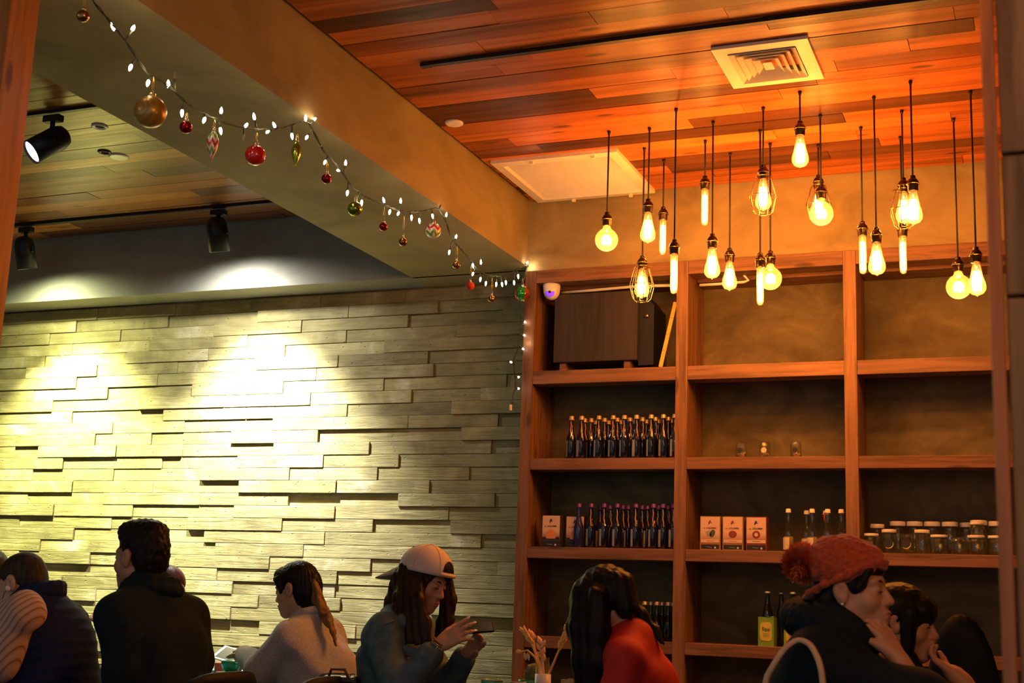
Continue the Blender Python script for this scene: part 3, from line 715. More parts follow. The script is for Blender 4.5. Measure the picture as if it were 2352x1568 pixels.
for q, u in enumerate([1371, 1400, 1430, 1442, 1474, 1486, 1512, 1534]):
    c = at(u, 1230, 6.85)
    if c[0] < PX[1]-.03: place(src, True, (c[0], 6.85 + .05*(u % 2), Z3), random.uniform(-.4, .4), f'{ORD[q]} purple-capped dark bottle from the left behind the front row', 'bottle', 'purple-capped blue bottles, back rows')
src = make_bottle('glass_bottle', M_GREENGL, M_SILV, .20, .026, False, False); used = False
for i, u in enumerate([1455, 1467, 1481, 1495, 1509, 1521, 1535, 1546]):
    c = at(u, 1392, 6.80 + .07*(i % 2))
    place(src, used, (c[0], 6.80+.07*(i % 2), Z4), 0, f'{ORD[i]} silver-capped green bottle right of the bent woman on the low shelf', 'bottle', 'silver-capped bottles on the low shelf'); used = True
# small clear bottles with white caps
src = make_bottle('sauce_bottle', M_CLEAR, M_WHITEP, .215, .026, False, False)
M_OIL = plain('pale_oil', (.28, .24, .08), .3)
MB().lathe([(.001, .006), (.023, .006), (.023, .075), (.001, .075)], 20).build('liquid', M_OIL, src)
M_PAPER = plain('paper_label', (.68, .6, .52), .7)
v = [(.0268*math.cos(a), .0268*math.sin(a), z) for z in (.01, .07) for a in np.linspace(-PI*.95, -PI*.45, 9)]
MB().add(v, [(i, i+1, 10+i, 9+i) for i in range(8)], True).build('paper_label', M_PAPER, src)
used = False
for (u, Y, lab) in [(1811, 6.76, 'white-capped clear bottle nearest the cartons'), (1853, 6.86, 'white-capped clear bottle half behind another, second from the cartons'), (1866, 6.76, 'taller looking white-capped bottle above the pompom'), (1897, 6.86, 'white-capped bottle with red cap ribbon behind'), (1902, 6.765, 'white-capped clear bottle above the red knit hat'), (1933, 6.77, 'white-capped clear bottle beside the third upright')]:
    c = at(u, 1250, Y); o = place(src, used, (c[0], Y, Z3), random.uniform(-.3, .3), lab, 'bottle', 'white-capped bottles'); used = True
    if u == 1897: MB().tube([(0, -.013, .2), (-.004, -.018, .18), (.002, -.02, .15)], [.005, .004, .003], 6).build('red_ribbon', M_REDM, o)
# green cartons with bottles
M_LIMEC = plain('lime_carton', (.20, .42, .015), .5); M_YLAB = plain('yellow_label', (.62, .60, .10), .5)
M_INK = plain('dark_ink', (.03, .028, .025), .6)
def text(s, size, mat, parent, loc, name='lettering', ext=.0003, align='CENTER'):
    cu = bpy.data.curves.new('lettering', 'FONT'); cu.body = s; cu.size = size; cu.align_x = align; cu.extrude = ext; cu.offset = size*.012
    tmp = bpy.data.objects.new('lettering_tmp', cu); C.objects.link(tmp)
    dg = bpy.context.evaluated_depsgraph_get(); me = bpy.data.meshes.new_from_object(tmp.evaluated_get(dg)); bpy.data.objects.remove(tmp); bpy.data.curves.remove(cu)
    me.materials.clear(); me.materials.append(mat)
    o = bpy.data.objects.new(name, me); link(o, parent); o.location = loc; o.rotation_euler = (PI/2, 0, 0); return o
def sipp(loc, label):
    t = thing('bottle_carton', label, 'carton', loc, 0, 'lime green bottle cartons')
    w = .039
    b = MB().box((-w, -w, 0), (w, w, .142)).build('carton', M_LIMEC, t)
    MB().add([(-w, -w-.0005, .142), (w, -w-.0005, .142), (w*.95, -w-.0005, .148), (.01, -w-.0005, .142), (0, -w-.0005, .139), (-w*.5, -w-.0005, .143)], [(0, 1, 2, 3, 4, 5)]).build('torn_flap', M_LIMEC, t)
    m = MB(); n = 24; pts = []
    for i in range(n):
        a = 2*PI*i/n; x = math.copysign(abs(math.cos(a))**.45, math.cos(a))*.029; z = math.copysign(abs(math.sin(a))**.35, math.sin(a))*.046; pts.append((x, z+.072))
    m.prism(pts, -w-.0016, -w-.0004); lb = m.build('label_panel', M_YLAB, t)
    text('Sipp', .024, M_INK, lb, (0, -w-.0021, .075))
    for i, (x, z) in enumerate(((0, .06), (0, .053), (0, .046))): MB().box((-.016, -w-.0021, z), (.016, -w-.0017, z+.0012)).build('print_line', M_INK, lb)
    bt = MB().lathe([(.026, .01), (.027, .09), (.0255, .16), (.018, .19), (.0125, .215), (.0115, .255), (.0125, .258), (.0125, .262)], 20, caps=False).build('bottle', M_GREENGL, t)
    MB().lathe([(.0145, .258), (.0155, .262), (.013, .268), (.001, .269)], 18).build('crown_cap', M_SILV, bt)
    return t
c = at(1763, 1480, 6.76); sipp((c[0], 6.76, Z4), 'lime green carton with Sipp label, fully visible left of the coat')
c = at(1822, 1480, 6.77); sipp((c[0], 6.77, Z4), 'lime green Sipp carton half covered by the black coat')
src = None
for u, Y, lab in ((1795, 6.87, 'dark green bottle with crown cap between the two lime cartons'), (1862, 6.86, 'crown-capped dark bottle just above the coat collar'), (1880, 6.93, 'hindmost crown-capped dark bottle beside the knit hat')):
    c = at(u, 1400, Y); t = thing('crown_cap_bottle', lab, 'bottle', (c[0], Y, Z4), 0, 'crown-capped bottles')
    MB().lathe([(.001, 0), (.026, .0), (.027, .09), (.0255, .16), (.018, .19), (.0125, .215), (.0115, .255), (.0125, .258), (.0125, .262)], 20, caps=False).build('bottle_body', M_GREENGL, t)
    MB().lathe([(.0145, .258), (.0155, .262), (.013, .268), (.001, .269)], 18).build('crown_cap', M_SILV, t)
# chocolate cartons
M_KRAFT = plain('kraft_side', (.34, .2, .1), .6); M_BROWNC = plain('red_brown_carton', (.16, .035, .025), .5); M_BLKC = plain('black_carton', (.02, .02, .02), .5)
M_FACE = plain('cream_print', (.72, .52, .42), .5, 0, .03); M_ORG = plain('orange_print', (.7, .28, .1), .5); M_REDP = plain('maroon_print', (.25, .05, .035), .5); M_GRNP = plain('leaf_print', (.06, .11, .05), .5)
def fade(lo):
    return lambda nt, o: ramp(nt, mth(nt, 'MULTIPLY_ADD', o[2], 1/.168, .0), [(.2, lo), (.52, (.72, .52, .42))]).outputs[0]
M_FD = {k: pattern('carton_face_'+k, fade(c), .5, 0) for k, c in dict(kraft=(.3, .16, .09), maroon=(.2, .045, .035), black=(.03, .025, .02)).items()}
def leafshape(m, s=1., dx=0, dz=0, y=0):
    P1 = [(0, .030), (.004, .026), (.003, .022), (.001, .016), (-.004, .010), (-.009, .004), (-.010, .010), (-.009, .018), (-.005, .026)]
    P2 = [(.002, .019), (.011, .0185), (.006, .016), (.010, .012), (.002, .015)]
    m.prism([(x*s+dx, z*s+dz) for x, z in P1], y, y+.0006); m.prism([(x*s+dx, z*s+dz) for x, z in P2], y, y+.0006); return m
def carton(loc, label, side, face, ink, picture, rz=0.):
    t = thing('chocolate_carton', label, 'carton', loc, rz, 'printed chocolate cartons')
    w, d, h = .053, .034, .17
    MB().box((-w, -d, 0), (w, d, h), .0015).build('box', side, t)
    fc = MB().box((-w+.004, -d-.0008, .03), (w-.004, -d-.0002, h-.004)).build('front_print', face, t)
    leafshape(MB(), .95, 0, .122, -d-.0018).build('bird_emblem', ink, fc)
    text('La', .0095, ink, fc, (-.031, -d-.0018, .107)); text('COLOMBE', .0108, ink, fc, (.006, -d-.0018, .107))
    y = -d-.0018
    if picture == 'beans':
        for dx, mm, rot in ((-.008, M_PAPER, .4), (.012, M_GRNP, -.4)):
            m = MB(); pts = [(dx+.013*math.cos(a)*math.cos(rot)-.02*math.sin(a)*math.sin(rot), .083+.013*math.cos(a)*math.sin(rot)+.02*math.sin(a)*math.cos(rot)) for a in np.linspace(0, 2*PI, 19)[:-1]]
            m.prism(pts, y, y+.0006); o = m.build('cocoa_pod_print', mm, fc)
            if mm is M_PAPER:
                for k in range(5):
                    q = (k-2)*.005; MB().tube([(dx+q*math.cos(rot)-s*math.sin(rot), y-.0003, .083+q*math.sin(rot)+s*math.cos(rot)) for s in (-.014, 0, .014)], .0009, 4).build('pod_stripe', M_INK, o)
    elif picture == 'dome':
        m = MB(); m.prism([(.027*math.cos(a), .058+.036*math.sin(a)) for a in np.linspace(0, PI, 14)]+[(-.027, .045), (.027, .045)][0:2], y, y+.0006); m.build('round_print', M_ORG, fc)
    elif picture == 'ball':
        MB().prism([(.021*math.cos(a), .080+.018*math.sin(a)) for a in np.linspace(0, 2*PI, 20)[:-1]], y, y+.0006).build('round_print', M_REDP, fc)
    else:
        MB().prism([(.020*math.cos(a), .080+.020*math.sin(a)) for a in np.linspace(0, 2*PI, 22)[:-1]], y, y+.0006).build('round_print', M_REDP, fc)
        MB().prism([(.009*math.cos(a), .080+.009*math.sin(a)) for a in np.linspace(0, 2*PI, 16)[:-1]], y-.0004, y+.0003).build('round_print_centre', M_PAPER, fc)
    MB().box((-w+.006, -d-.0012, .038), (w-.006, -d-.0006, .053)).build('title_band', M_FACE if side is not M_BLKC else M_BLKC, fc)
    text('CACAO' if picture == 'beans' else 'DARK', .006, ink, fc, (0, y+.0004, .043)) if False else None
    MB().box((-.02, -d-.0015, .0445), (.02, -d-.001, .0465)).build('title_print', ink if side is not M_BLKC else M_FACE, fc)
    MB().box((-w+.006, -d-.001, .006), (w-.006, -d-.0004, .027)).build('window_strip', M_BLKC, t)
    MB().tube([(-.02, -d-.0014, .016), (.01, -d-.0016, .012)], .0012, 5).build('foil_glint', M_SILV, t)
    MB().ell((.026, -d-.001, .011), (.006, .0012, .006), 10, 6).build('seal', M_SILV, t)
    return t
for u, Y, lab, side, face, ink, pic in ((1265, 6.75, 'black and cream carton at the far left of the bottle shelf', M_BLKC, M_FD['black'], M_INK, 'dome'), (1320, 6.80, 'black carton partly hidden by the bright blue bottle', M_BLKC, M_FD['black'], M_INK, 'dome'),
        (1631, 6.74, 'kraft carton with green and striped cocoa pods', M_KRAFT, M_FD['kraft'], M_REDP, 'beans'), (1683, 6.74, 'middle kraft carton with a dark red ball print', M_KRAFT, M_FD['kraft'], M_REDP, 'ball'), (1737, 6.745, 'red-brown carton with a ring print', M_BROWNC, M_FD['maroon'], M_INK, 'ring')):
    c = at(u, 1240, Y-.034); carton((c[0], Y, Z3), lab, side, face, ink, pic)
# small open jars
def jar(name, label, loc, r, h, lid=True, glassm=M_CLEAR, rz=0., group=None, cat='jar'):
    t = thing(name, label, cat, loc, rz, group)
    MB().lathe([(.001, .001), (r*.94, .001), (r, .006), (r, h*.74), (r*.9, h*.82), (r*.86, h*.86), (r*.86, h*.97), (r*.88, h*.975), (r*.8, h*.975), (r*.8, h*.86), (r*.93, h*.72), (r*.93, .008), (.001, .006)], 26, caps=False).build('glass', glassm, t)
    if lid: MB().lathe([(.001, h*.97), (r*.98, h*.97), (r*.98, h*.98), (r*1.0, h*1.0), (r*1.0, h*1.1), (r*.97, h*1.12), (.001, h*1.12)], 28, caps=False).build('lid', M_WHITEP, t)
    return t
M_SHELLC = plain('pale_biscuit', (.6, .38, .26), .7)
for u, lab, lm in ((1702, 'left open jar with a black round label', M_BLKC), (1757, 'middle open jar with a white round label', M_PAPER), (1828, 'right open jar with a black round label', M_BLKC)):
    c = at(u, 1040, 6.77); t = jar('small_jar', lab, (c[0], 6.77, Z2), .029, .088, False, rz=0, group='small jars on the middle shelf')
    MB().prism([(.014*math.cos(a), .04+.014*math.sin(a)) for a in np.linspace(0, 2*PI, 20)[:-1]], -.0305, -.0285).build('round_label', lm, t)
    m = MB(); rn = random.Random(u)
    for i in range(9): m.ell((rn.uniform(-.016, .016), rn.uniform(-.014, .016), .012+.009*(i//4)), (.009, .007, .006), 8, 6)
    k = m.build('contents', M_SHELLC, t); k['kind'] = 'stuff'
# lidded jars, right bay
JARS = [(2002, 1290, 6.75, .036, .085, 'lidded jar nearest the third upright, at the front'), (2015, 1210, 6.90, .036, .135, 'tall lidded jar behind the jar nearest the upright'),
 (2043, 1270, 6.77, .036, .105, 'lidded jar with dark crescent label above the hat'), (2083, 1270, 6.77, .036, .10, 'open-topped jar with a dark round label'), (2119, 1270, 6.77, .036, .105, 'lidded jar between the round label and the front trio'),
 (2158, 1270, 6.75, .040, .083, 'short lidded jar, leftmost of the front trio'), (2202, 1270, 6.75, .038, .086, 'lidless short jar between two lidded ones'), (2243, 1270, 6.75, .040, .083, 'short lidded jar carrying a smaller lidded jar'), (2290, 1270, 6.76, .040, .083, 'short lidded jar at the right post'),
 (2062, 1210, 6.93, .039, .150, 'first tall jar of the back row from the left'), (2101, 1210, 6.93, .039, .150, 'second tall jar of the back row'), (2141, 1210, 6.93, .039, .150, 'third tall jar of the back row'), (2182, 1210, 6.93, .039, .150, 'fourth tall jar of the back row'), (2222, 1210, 6.97, .038, .150, 'fifth tall jar of the back row'), (2248, 1210, 6.88, .040, .155, 'tall lidded jar standing behind the stacked small jar'), (2289, 1210, 6.90, .039, .152, 'last tall jar of the back row at the right post')]
for k, (u, v, Y, r, h, lab) in enumerate(JARS):
    c = at(u, v, Y); t = jar('storage_jar', lab, (c[0], Y, Z3), r, h, k not in (3, 6), group='storage jars')
    if k in (2, 3):
        MB().prism([(.021*math.cos(a), .05+.021*math.sin(a)) for a in np.linspace(0, 2*PI, 22)[:-1]], -r-.002, -r-.0005).build('round_label', M_BLKC, t)
        MB().tube([(.023*math.cos(a), -r-.0012, .048+.023*math.sin(a)) for a in np.linspace(-2.3, .3, 12)], [.0005+.0022*math.sin(PI*i/11) for i in range(12)], 6).build('pale_crescent', M_YLAB, t)
    if k in (5, 6, 7):
        MB().ell((.008, -r*.55, .038), (.008, .004, .013), 12, 8).build('pale_tag', plain('lemon_tag', (.5, .5, .16), .6), t)
c = at(2243, 1200, 6.75); jar('storage_jar', 'small lidded jar stacked on a short jar', (c[0], 6.75, Z3+.0935), .032, .052, True, group='storage jars')
M_BLK = plain('black_gloss', (.008, .009, .01), .3, spec=.12)
# ================================================================== TABLES, CUPS, VASE
M_TEAL = plain('teal_top', (.10, .40, .36), .35); M_TWOOD = plain('table_dark', (.03, .025, .02), .5)
def table(label, x0, x1, y0, y1, z, top):
    t = thing('cafe_table', label, 'table', ((x0+x1)/2, (y0+y1)/2, 0)); hx, hy = (x1-x0)/2, (y1-y0)/2
    MB().box((-hx, -hy, z-.03), (hx, hy, z), .004).build('table_top', top, t)
    MB().lathe([(.22, 0), (.22, .012), (.03, .03)], 24).build('foot', M_BLACKMETAL, t)
    MB().lathe([(.03, .03), (.03, z-.03)], 14).build('leg', M_BLACKMETAL, t); return t
ta = at(500, 1548, 5.75); tb = at(640, 1548, 5.75); ZT = ta[2]
table('teal topped table beside the woman in the grey sweater', ta[0]-.35, tb[0]+.03, 5.35, 6.2, ZT, M_TEAL)
ZT2 = .75
table('small dark table under the vase of dried flowers', at(1090, 1500, 4.95)[0], at(1330, 1500, 4.95)[0], 4.6, 5.25, ZT2, M_TWOOD)
# cup and saucer, tablet, red book, crumpled napkin
M_CUP = plain('green_glaze', (.02, .30, .17), .25, 0, .08, 12, 0, .4)
c = at(531, 1525, 5.72)
sc = MB().lathe([(.001, 0), (.03, 0), (.045, .004), (.072, .014), (.0725, .016), (.045, .008), (.001, .006)], 28, caps=False).build('saucer', M_CUP, None, (c[0], 5.72, ZT)); tag(sc, 'green saucer on the teal table', 'saucer')
t = thing('coffee_cup', 'green coffee cup on its saucer', 'cup', (c[0], 5.72, ZT+.0085))
MB().lathe([(.001, 0), (.022, 0), (.026, .004), (.040, .022), (.048, .045), (.05, .062), (.048, .0625), (.044, .045), (.036, .024), (.001, .008)], 28, caps=False).build('cup_body', M_CUP, t)
MB().tube([(.05*math.cos(-.6), .05*math.sin(-.6), .052), (.068, -.04, .052), (.072, -.043, .036), (.058, -.033, .022), (.040, -.024, .020)], [.005, .0055, .0055, .005, .004], 8).build('handle', M_CUP, t)
MB().lathe([(.001, .05), (.045, .05)], 24, caps=False).build('coffee', plain('milky_coffee', (.5, .28, .1), .4), t)
c = at(548, 1512, 5.95)
t = thing('tablet', 'white framed tablet tilted up behind the green cup', 'tablet', (c[0], 5.95, ZT+.075))
o = MB().box((-.12, -.07, -.005), (.12, .07, .005), .003).build('tablet_body', M_WHITEP, t); MB().box((-.105, -.058, .0052), (.105, .058, .0058)).build('screen', plain('dark_screen', (.05, .055, .04), .15), o)
t.rotation_euler = (math.radians(24), math.radians(12), math.radians(8))
c = at(525, 1520, 5.9)
t = thing('red_notebook', 'small red box under the tablet', 'box', (c[0], 5.9, ZT)); MB().box((-.05, -.05, 0), (.05, .05, .05), .004).build('cover', M_REDM, t); MB().box((-.045, -.0515, .006), (.045, -.05, .044)).build('side_panel', M_REDM, t)
c = at(580, 1536, 5.62)
t = thing('plate', 'white plate by the elbow on the teal table', 'plate', (c[0]+.02, 5.85, ZT)); MB().lathe([(.001, .002), (.05, .002), (.085, .014), (.086, .016), (.05, .006), (.001, .006)], 28, caps=False).build('dish', M_WHITEP, t)
# vase with dried flowers, cactus, tea light glasses
M_STRAW = plain('dried_straw', (.85, .55, .16), .7); M_STRAW2 = plain('dried_petal', (.80, .55, .3), .7); M_CACT = plain('cactus_skin', (.12, .14, .04), .7, 0, .25, 60, .6)
YV = 4.95
cv = at(1247, 1560, YV)
t = thing('flower_vase', 'clear glass vase with white base holding dried flowers', 'vase', (cv[0], YV, ZT2))
zv = at(1247, 1540, YV)[2]-ZT2
MB().lathe([(.028, 0), (.031, .004), (.031, max(.05, zv-.012)), (.0295, max(.05, zv-.012))], 22).build('white_sleeve', M_WHITEP, t)
MB().lathe([(.029, .006), (.029, zv+.01), (.024, zv+.022), (.022, zv+.045), (.024, zv+.05)], 22, caps=False).build('glass', M_CLEAR, t)
def stem(px, rad, name='stem', mat=M_STRAW, heads=()):
    s = thing('dried_flower', '', 'flower', (cv[0], YV, ZT2), 0, 'dried flowers in the vase')
    pts = [at(u, v, YV+dy)-V(cv[0], YV, ZT2) for u, v, dy in px]
    st = MB().tube(pts, rad, 7).build('stem', mat, s); return s, pts
def grain(s, a, b, n, L, r, mat, spread=.5):
    rn = random.Random(int(abs(a[0])*1e5)); d = b-a; dn = d/np.linalg.norm(d)
    for i in range(n):
        p = a+d*(i/(n-1)); sd = (-1 if i % 2 else 1)
        e = p+dn*L+V(sd*L*spread*rn.uniform(.5, 1), rn.uniform(-.3, .3)*L, 0)
        MB().tube([p, p+(e-p)*.45, e], [r*.4, r, .0005], 6).build('husk', mat, s)
DF = [([(1250, 1568, 0), (1238, 1520, 0), (1222, 1480, -.01), (1206, 1452, -.01)], 'dried grass spike leaning left in the vase', (2, 3), 9),
      ([(1252, 1568, .01), (1262, 1545, .02), (1283, 1495, .03), (1299, 1452, .03)], 'tall single wheat spike leaning right', (2, 3), 10),
      ([(1249, 1568, 0), (1235, 1512, .02), (1225, 1470, .02), (1219, 1462, .02)], 'pale dried flower with drooping petals in the middle', (2, 3), 5),
      ([(1247, 1568, 0), (1230, 1510, -.02), (1212, 1493, -.03), (1192, 1497, -.03)], 'dried stem bending to a round bud at left', None, 0),
      ([(1251, 1568, 0), (1246, 1520, .03), (1241, 1495, .03), (1243, 1480, .03)], 'broad dried leaf standing upright in the vase', (1, 3), 6)]
for i, (px, lab, gr, n) in enumerate(DF):
    s, pts = stem(px, [.0055, .005, .004, .0025]); s['label'] = lab
    if gr: grain(s, pts[gr[0]], pts[gr[1]], n, .034 if i != 2 else .042, .0078 if i < 2 else .011, M_STRAW if i < 2 else M_STRAW2, .45 if i < 2 else .8)
    else:
        MB().ell(pts[-1], (.013, .011, .010), 12, 8).build('bud', M_STRAW, s)
        for k in range(4): MB().ell(pts[2]+V(-.012+.006*k, 0, -.02-.006*(k % 2)), (.005, .004, .013), 8, 6).build('petal', M_STRAW2, s)
cq = at(1216, 1570, 5.05)
t = thing('cactus', 'small green columnar cactus left of the dried flowers', 'cactus', (cq[0], 5.05, ZT2))
zt = at(1219, 1522, 5.05)[2]-ZT2
m = MB(); n = 40; v = []; f = []
prof = [(.020, .06), (.027, .10)]+[(.027, zt-.035), (.024, zt-.018), (.016, zt-.006), (.003, zt)]
for r, z in prof:
    for i in range(n): a = 2*PI*i/n; q = r*(1+.13*abs(math.cos(a*5))); v.append((q*math.cos(a)+z*.12, q*math.sin(a), z))
for j in range(len(prof)-1):
    for i in range(n): k = (i+1) % n; f.append((j*n+i, j*n+k, (j+1)*n+k, (j+1)*n+i))
m.add(v, f, True).build('cactus_body', M_CACT, t)
m = MB(); rn = random.Random(5)
for i in range(160):
    a = rn.randrange(10)*PI/5+.0; z = rn.uniform(.07, zt-.006); r = .0285 if z < zt-.03 else .02
    p = V(r*math.cos(a)+z*.12, r*math.sin(a), z); m.tube([p, p+V(math.cos(a)*.008, math.sin(a)*.008, rn.uniform(-.003, .006))], [.0006, .0002], 3)
k = m.build('spines', M_YLAB, t); k['kind'] = 'stuff'
MB().lathe([(.03, 0), (.042, .06), (.045, .075), (.04, .075), (.001, .07)], 20).build('pot', M_CUP, t)
for u, lab, mt, top in ((1130, 'pale green cup on the table before the girl in the cap', plain('pale_green_glaze', (.15, .42, .22), .3), 1559), (1190, 'low yellow-green tea light glass near the cactus', M_GREENGL, 1565)):
    c = at(u, 1568, 4.85); h = at(u, top, 4.85)[2]-ZT2
    t = thing('table_cup', lab, 'cup', (c[0], 4.85, ZT2)); r = .042 if u == 1130 else .03
    MB().lathe([(.001, 0), (r*.7, 0), (r, .03), (r, h-.006), (r*.98, h), (r*.9, h), (r*.9, .02), (.001, .012)], 24, caps=False).build('cup_wall', mt, t)
    MB().tube([(r*math.cos(2*PI*i/24), r*math.sin(2*PI*i/24), h-.002) for i in range(24)], .0022, 5, closed=True).build('rim', M_PAPER, t)
for i, (u, lab) in enumerate(((1298, 'left of the small glasses beside the vase'), (1312, 'middle small glass beside the vase'), (1328, 'right small glass beside the vase, nearest the red top'))):
    c = at(u, 1568, 4.78+.05*(i % 2)); h = at(u, 1558, 4.78)[2]-ZT2
    t = jar('drinking_glass', lab, (c[0], 4.78+.05*(i % 2), ZT2), .017, h, False, group='small glasses beside the vase', cat='glass')
# ================================================================== CHAIRS
M_CHAIR = plain('black_chair_shell', (.007, .010, .013), .6, spec=.2)
def chair(label, loc, face, ztop=.80, w=.21, round_back=None):
    """face: angle of the direction the sitter looks"""
    t = thing('cafe_chair', label, 'chair', loc, face-PI/2, 'black cafe chairs')
    MB().box((-w, -.2, .42), (w, .2, .45), .012).build('seat', M_CHAIR, t)
    m = MB(); v = []; f = []; n = 12; k = 6
    z0 = .60
    for j in range(k+1):
        for i in range(n+1):
            x = -1+2*i/n; zz = z0+(ztop-z0)*j/k
            top = ztop-.05*abs(x)**4 if round_back is None else z0-.02+(ztop-z0)*math.sqrt(max(.02, 1-abs(x)**2.2))
            zz = min(zz, top) if round_back is None else (z0-.02)+(top-z0+.02)*j/k
            v.append((x*w, -.2-.05*(1-x*x)-.05*(zz-.45), zz))
    N = len(v); v += [(a, b-.022, c) for a, b, c in v]
    for j in range(k):
        for i in range(n):
            a = j*(n+1)+i; q = (a, a+1, a+n+2, a+n+1); f.append(q); f.append(tuple(N+s for s in reversed(q)))
    rim = [i for i in range(n+1)]+[j*(n+1)+n for j in range(1, k+1)]+[k*(n+1)+i for i in range(n-1, -1, -1)]+[j*(n+1) for j in range(k-1, 0, -1)]
    for a, b in zip(rim, rim[1:]+rim[:1]): f.append((a, b, N+b, N+a))
    m.add(v, f, True).build('backrest', M_CHAIR, t)
    for sx in (-1, 1):
        MB().tube([(sx*w*.8, .17, .43), (sx*w*.9, .19, 0)], .012, 8).build('leg', M_BLACKMETAL, t)
        MB().tube([(sx*w*.8, -.17, .43), (sx*w*.9, -.22, 0)], .012, 8).build('leg', M_BLACKMETAL, t)
        MB().tube([(sx*w*.7, -.19, .44), (sx*w*.7, -.235, z0+.03)], .010, 8).build('back_post', M_BLACKMETAL, t)
    return t

# ================================================================== BODY SURFACES (smooth unions turned into one skin)
def cone(a, b, ra, rb, k=None): return ('c', np.asarray(a, float), np.asarray(b, float), ra, rb, k)
def ell(c, r, R=None, k=None): return ('e', np.asarray(c, float), np.asarray(r, float), np.eye(3) if R is None else R, k)
def sub(p): return ('-', p)
def _axis(lo, hi, h, fine):
    xs = [lo]
    while xs[-1] < hi:
        x = xs[-1]; st = h
        for a, b, hf in fine:
            if a-h*.5 <= x < b: st = min(st, hf)
        xs.append(x+st)
    return np.array(xs)
def _bb(p):
    if p[0] == 'c':
        return np.minimum(p[1]-p[3], p[2]-p[4]), np.maximum(p[1]+p[3], p[2]+p[4])
    e = np.sqrt(((p[3]*p[2][None, :])**2).sum(1)) if True else 0     # R columns = axes
    return p[1]-e, p[1]+e
def surf(name, prims, mat, parent=None, h=.012, fine=(), k=.025, disp=None):
    """fine: boxes (lo, hi, step) in world space"""
    lo = np.min([_bb(p)[0] for p in prims if p[0] != '-'], 0)-h*2; hi = np.max([_bb(p)[1] for p in prims if p[0] != '-'], 0)+h*2
    ax = [_axis(lo[i], hi[i], h, [(f[0][i], f[1][i], f[2]) for f in fine]) for i in range(3)]
    Dm = np.full([len(a) for a in ax], .2, np.float32)
    for p in prims:
        neg = p[0] == '-'
        if neg: p = p[1]
        kk = p[-1] or k; a, b = _bb(p); mg = kk*1.2+h*2
        sl = tuple(slice(max(0, np.searchsorted(ax[i], a[i]-mg)-1), np.searchsorted(ax[i], b[i]+mg)+1) for i in range(3))
        X = ax[0][sl[0]][:, None, None]; Y = ax[1][sl[1]][None, :, None]; Z = ax[2][sl[2]][None, None, :]
        if X.size == 0 or Y.size == 0 or Z.size == 0: continue
        if p[0] == 'c':
            A, B = p[1], p[2]; d = B-A; L2 = d@d+1e-12
            t = np.clip(((X-A[0])*d[0]+(Y-A[1])*d[1]+(Z-A[2])*d[2])/L2, 0, 1)
            dd = np.sqrt((X-A[0]-t*d[0])**2+(Y-A[1]-t*d[1])**2+(Z-A[2]-t*d[2])**2)-(p[3]+(p[4]-p[3])*t)
        else:
            R = p[3]; q = [(X-p[1][0])*R[0, i]+(Y-p[1][1])*R[1, i]+(Z-p[1][2])*R[2, i] for i in range(3)]; r = p[2]
            k0 = np.sqrt(sum((q[i]/r[i])**2 for i in range(3))); k1 = np.sqrt(sum((q[i]/r[i]**2)**2 for i in range(3)))+1e-9
            dd = k0*(k0-1)/k1
        S = Dm[sl]
        if neg:
            hh = np.clip(.5-.5*(S+dd)/kk, 0, 1); Dm[sl] = S*(1-hh)-dd*hh+kk*hh*(1-hh)
        else:
            hh = np.clip(.5+.5*(dd-S)/kk, 0, 1); Dm[sl] = dd*(1-hh)+S*hh-kk*hh*(1-hh)
    if disp is not None: Dm = Dm+disp(ax[0][:, None, None], ax[1][None, :, None], ax[2][None, None, :]).astype(np.float32)
    s = Dm < 0; n3 = np.array(Dm.shape)-1
    cnt = np.zeros(n3, np.int8)
    for i in (0, 1):
        for j in (0, 1):
            for l in (0, 1): cnt += s[i:i+n3[0], j:j+n3[1], l:l+n3[2]]
    act = (cnt > 0) & (cnt < 8); idx = np.full(n3, -1, np.int32); I, J, K = np.nonzero(act); N = len(I); idx[I, J, K] = np.arange(N)
    acc = np.zeros((N, 3)); num = np.zeros(N)
    cs = [(i, j, l) for i in (0, 1) for j in (0, 1) for l in (0, 1)]
    for c0 in cs:
        for dim in range(3):
            if c0[dim]: continue
            c1 = list(c0); c1[dim] = 1
            da = Dm[I+c0[0], J+c0[1], K+c0[2]]; db = Dm[I+c1[0], J+c1[1], K+c1[2]]; m = (da < 0) != (db < 0)
            t = da/(da-db+1e-20)
            P0 = np.stack([ax[0][I+c0[0]], ax[1][J+c0[1]], ax[2][K+c0[2]]], 1); P1 = np.stack([ax[0][I+c1[0]], ax[1][J+c1[1]], ax[2][K+c1[2]]], 1)
            acc[m] += (P0+(P1-P0)*t[:, None])[m]; num[m] += 1
    verts = acc/np.maximum(num, 1)[:, None]; quads = []
    for dim in range(3):
        o1, o2 = (dim+1) % 3, (dim+2) % 3
        sa = [slice(None)]*3; sb = [slice(None)]*3
        for o in (o1, o2): sa[o] = sb[o] = slice(1, -1)
        sa[dim] = slice(0, -1); sb[dim] = slice(1, None)
        a = s[tuple(sa)]; b = s[tuple(sb)]
        for inside, flip in ((a & ~b, False), (~a & b, True)):
            ii = np.array(np.nonzero(inside))
            if ii.size == 0: continue
            ii[o1] += 1; ii[o2] += 1
            def cell(e1, e2):
                c = ii.copy(); c[o1] += e1; c[o2] += e2; return idx[c[0], c[1], c[2]]
            q = np.stack([cell(-1, -1), cell(0, -1), cell(0, 0), cell(-1, 0)], 1)
            quads.append(q[:, ::-1] if flip else q)
    Q = np.concatenate(quads); Q = Q[(Q >= 0).all(1)]
    org = np.array(parent.location) if parent is not None else V(0, 0, 0)
    me = bpy.data.meshes.new(name); verts = verts-org
    me.vertices.add(N); me.vertices.foreach_set('co', verts.astype(np.float32).ravel()); nq = len(Q)
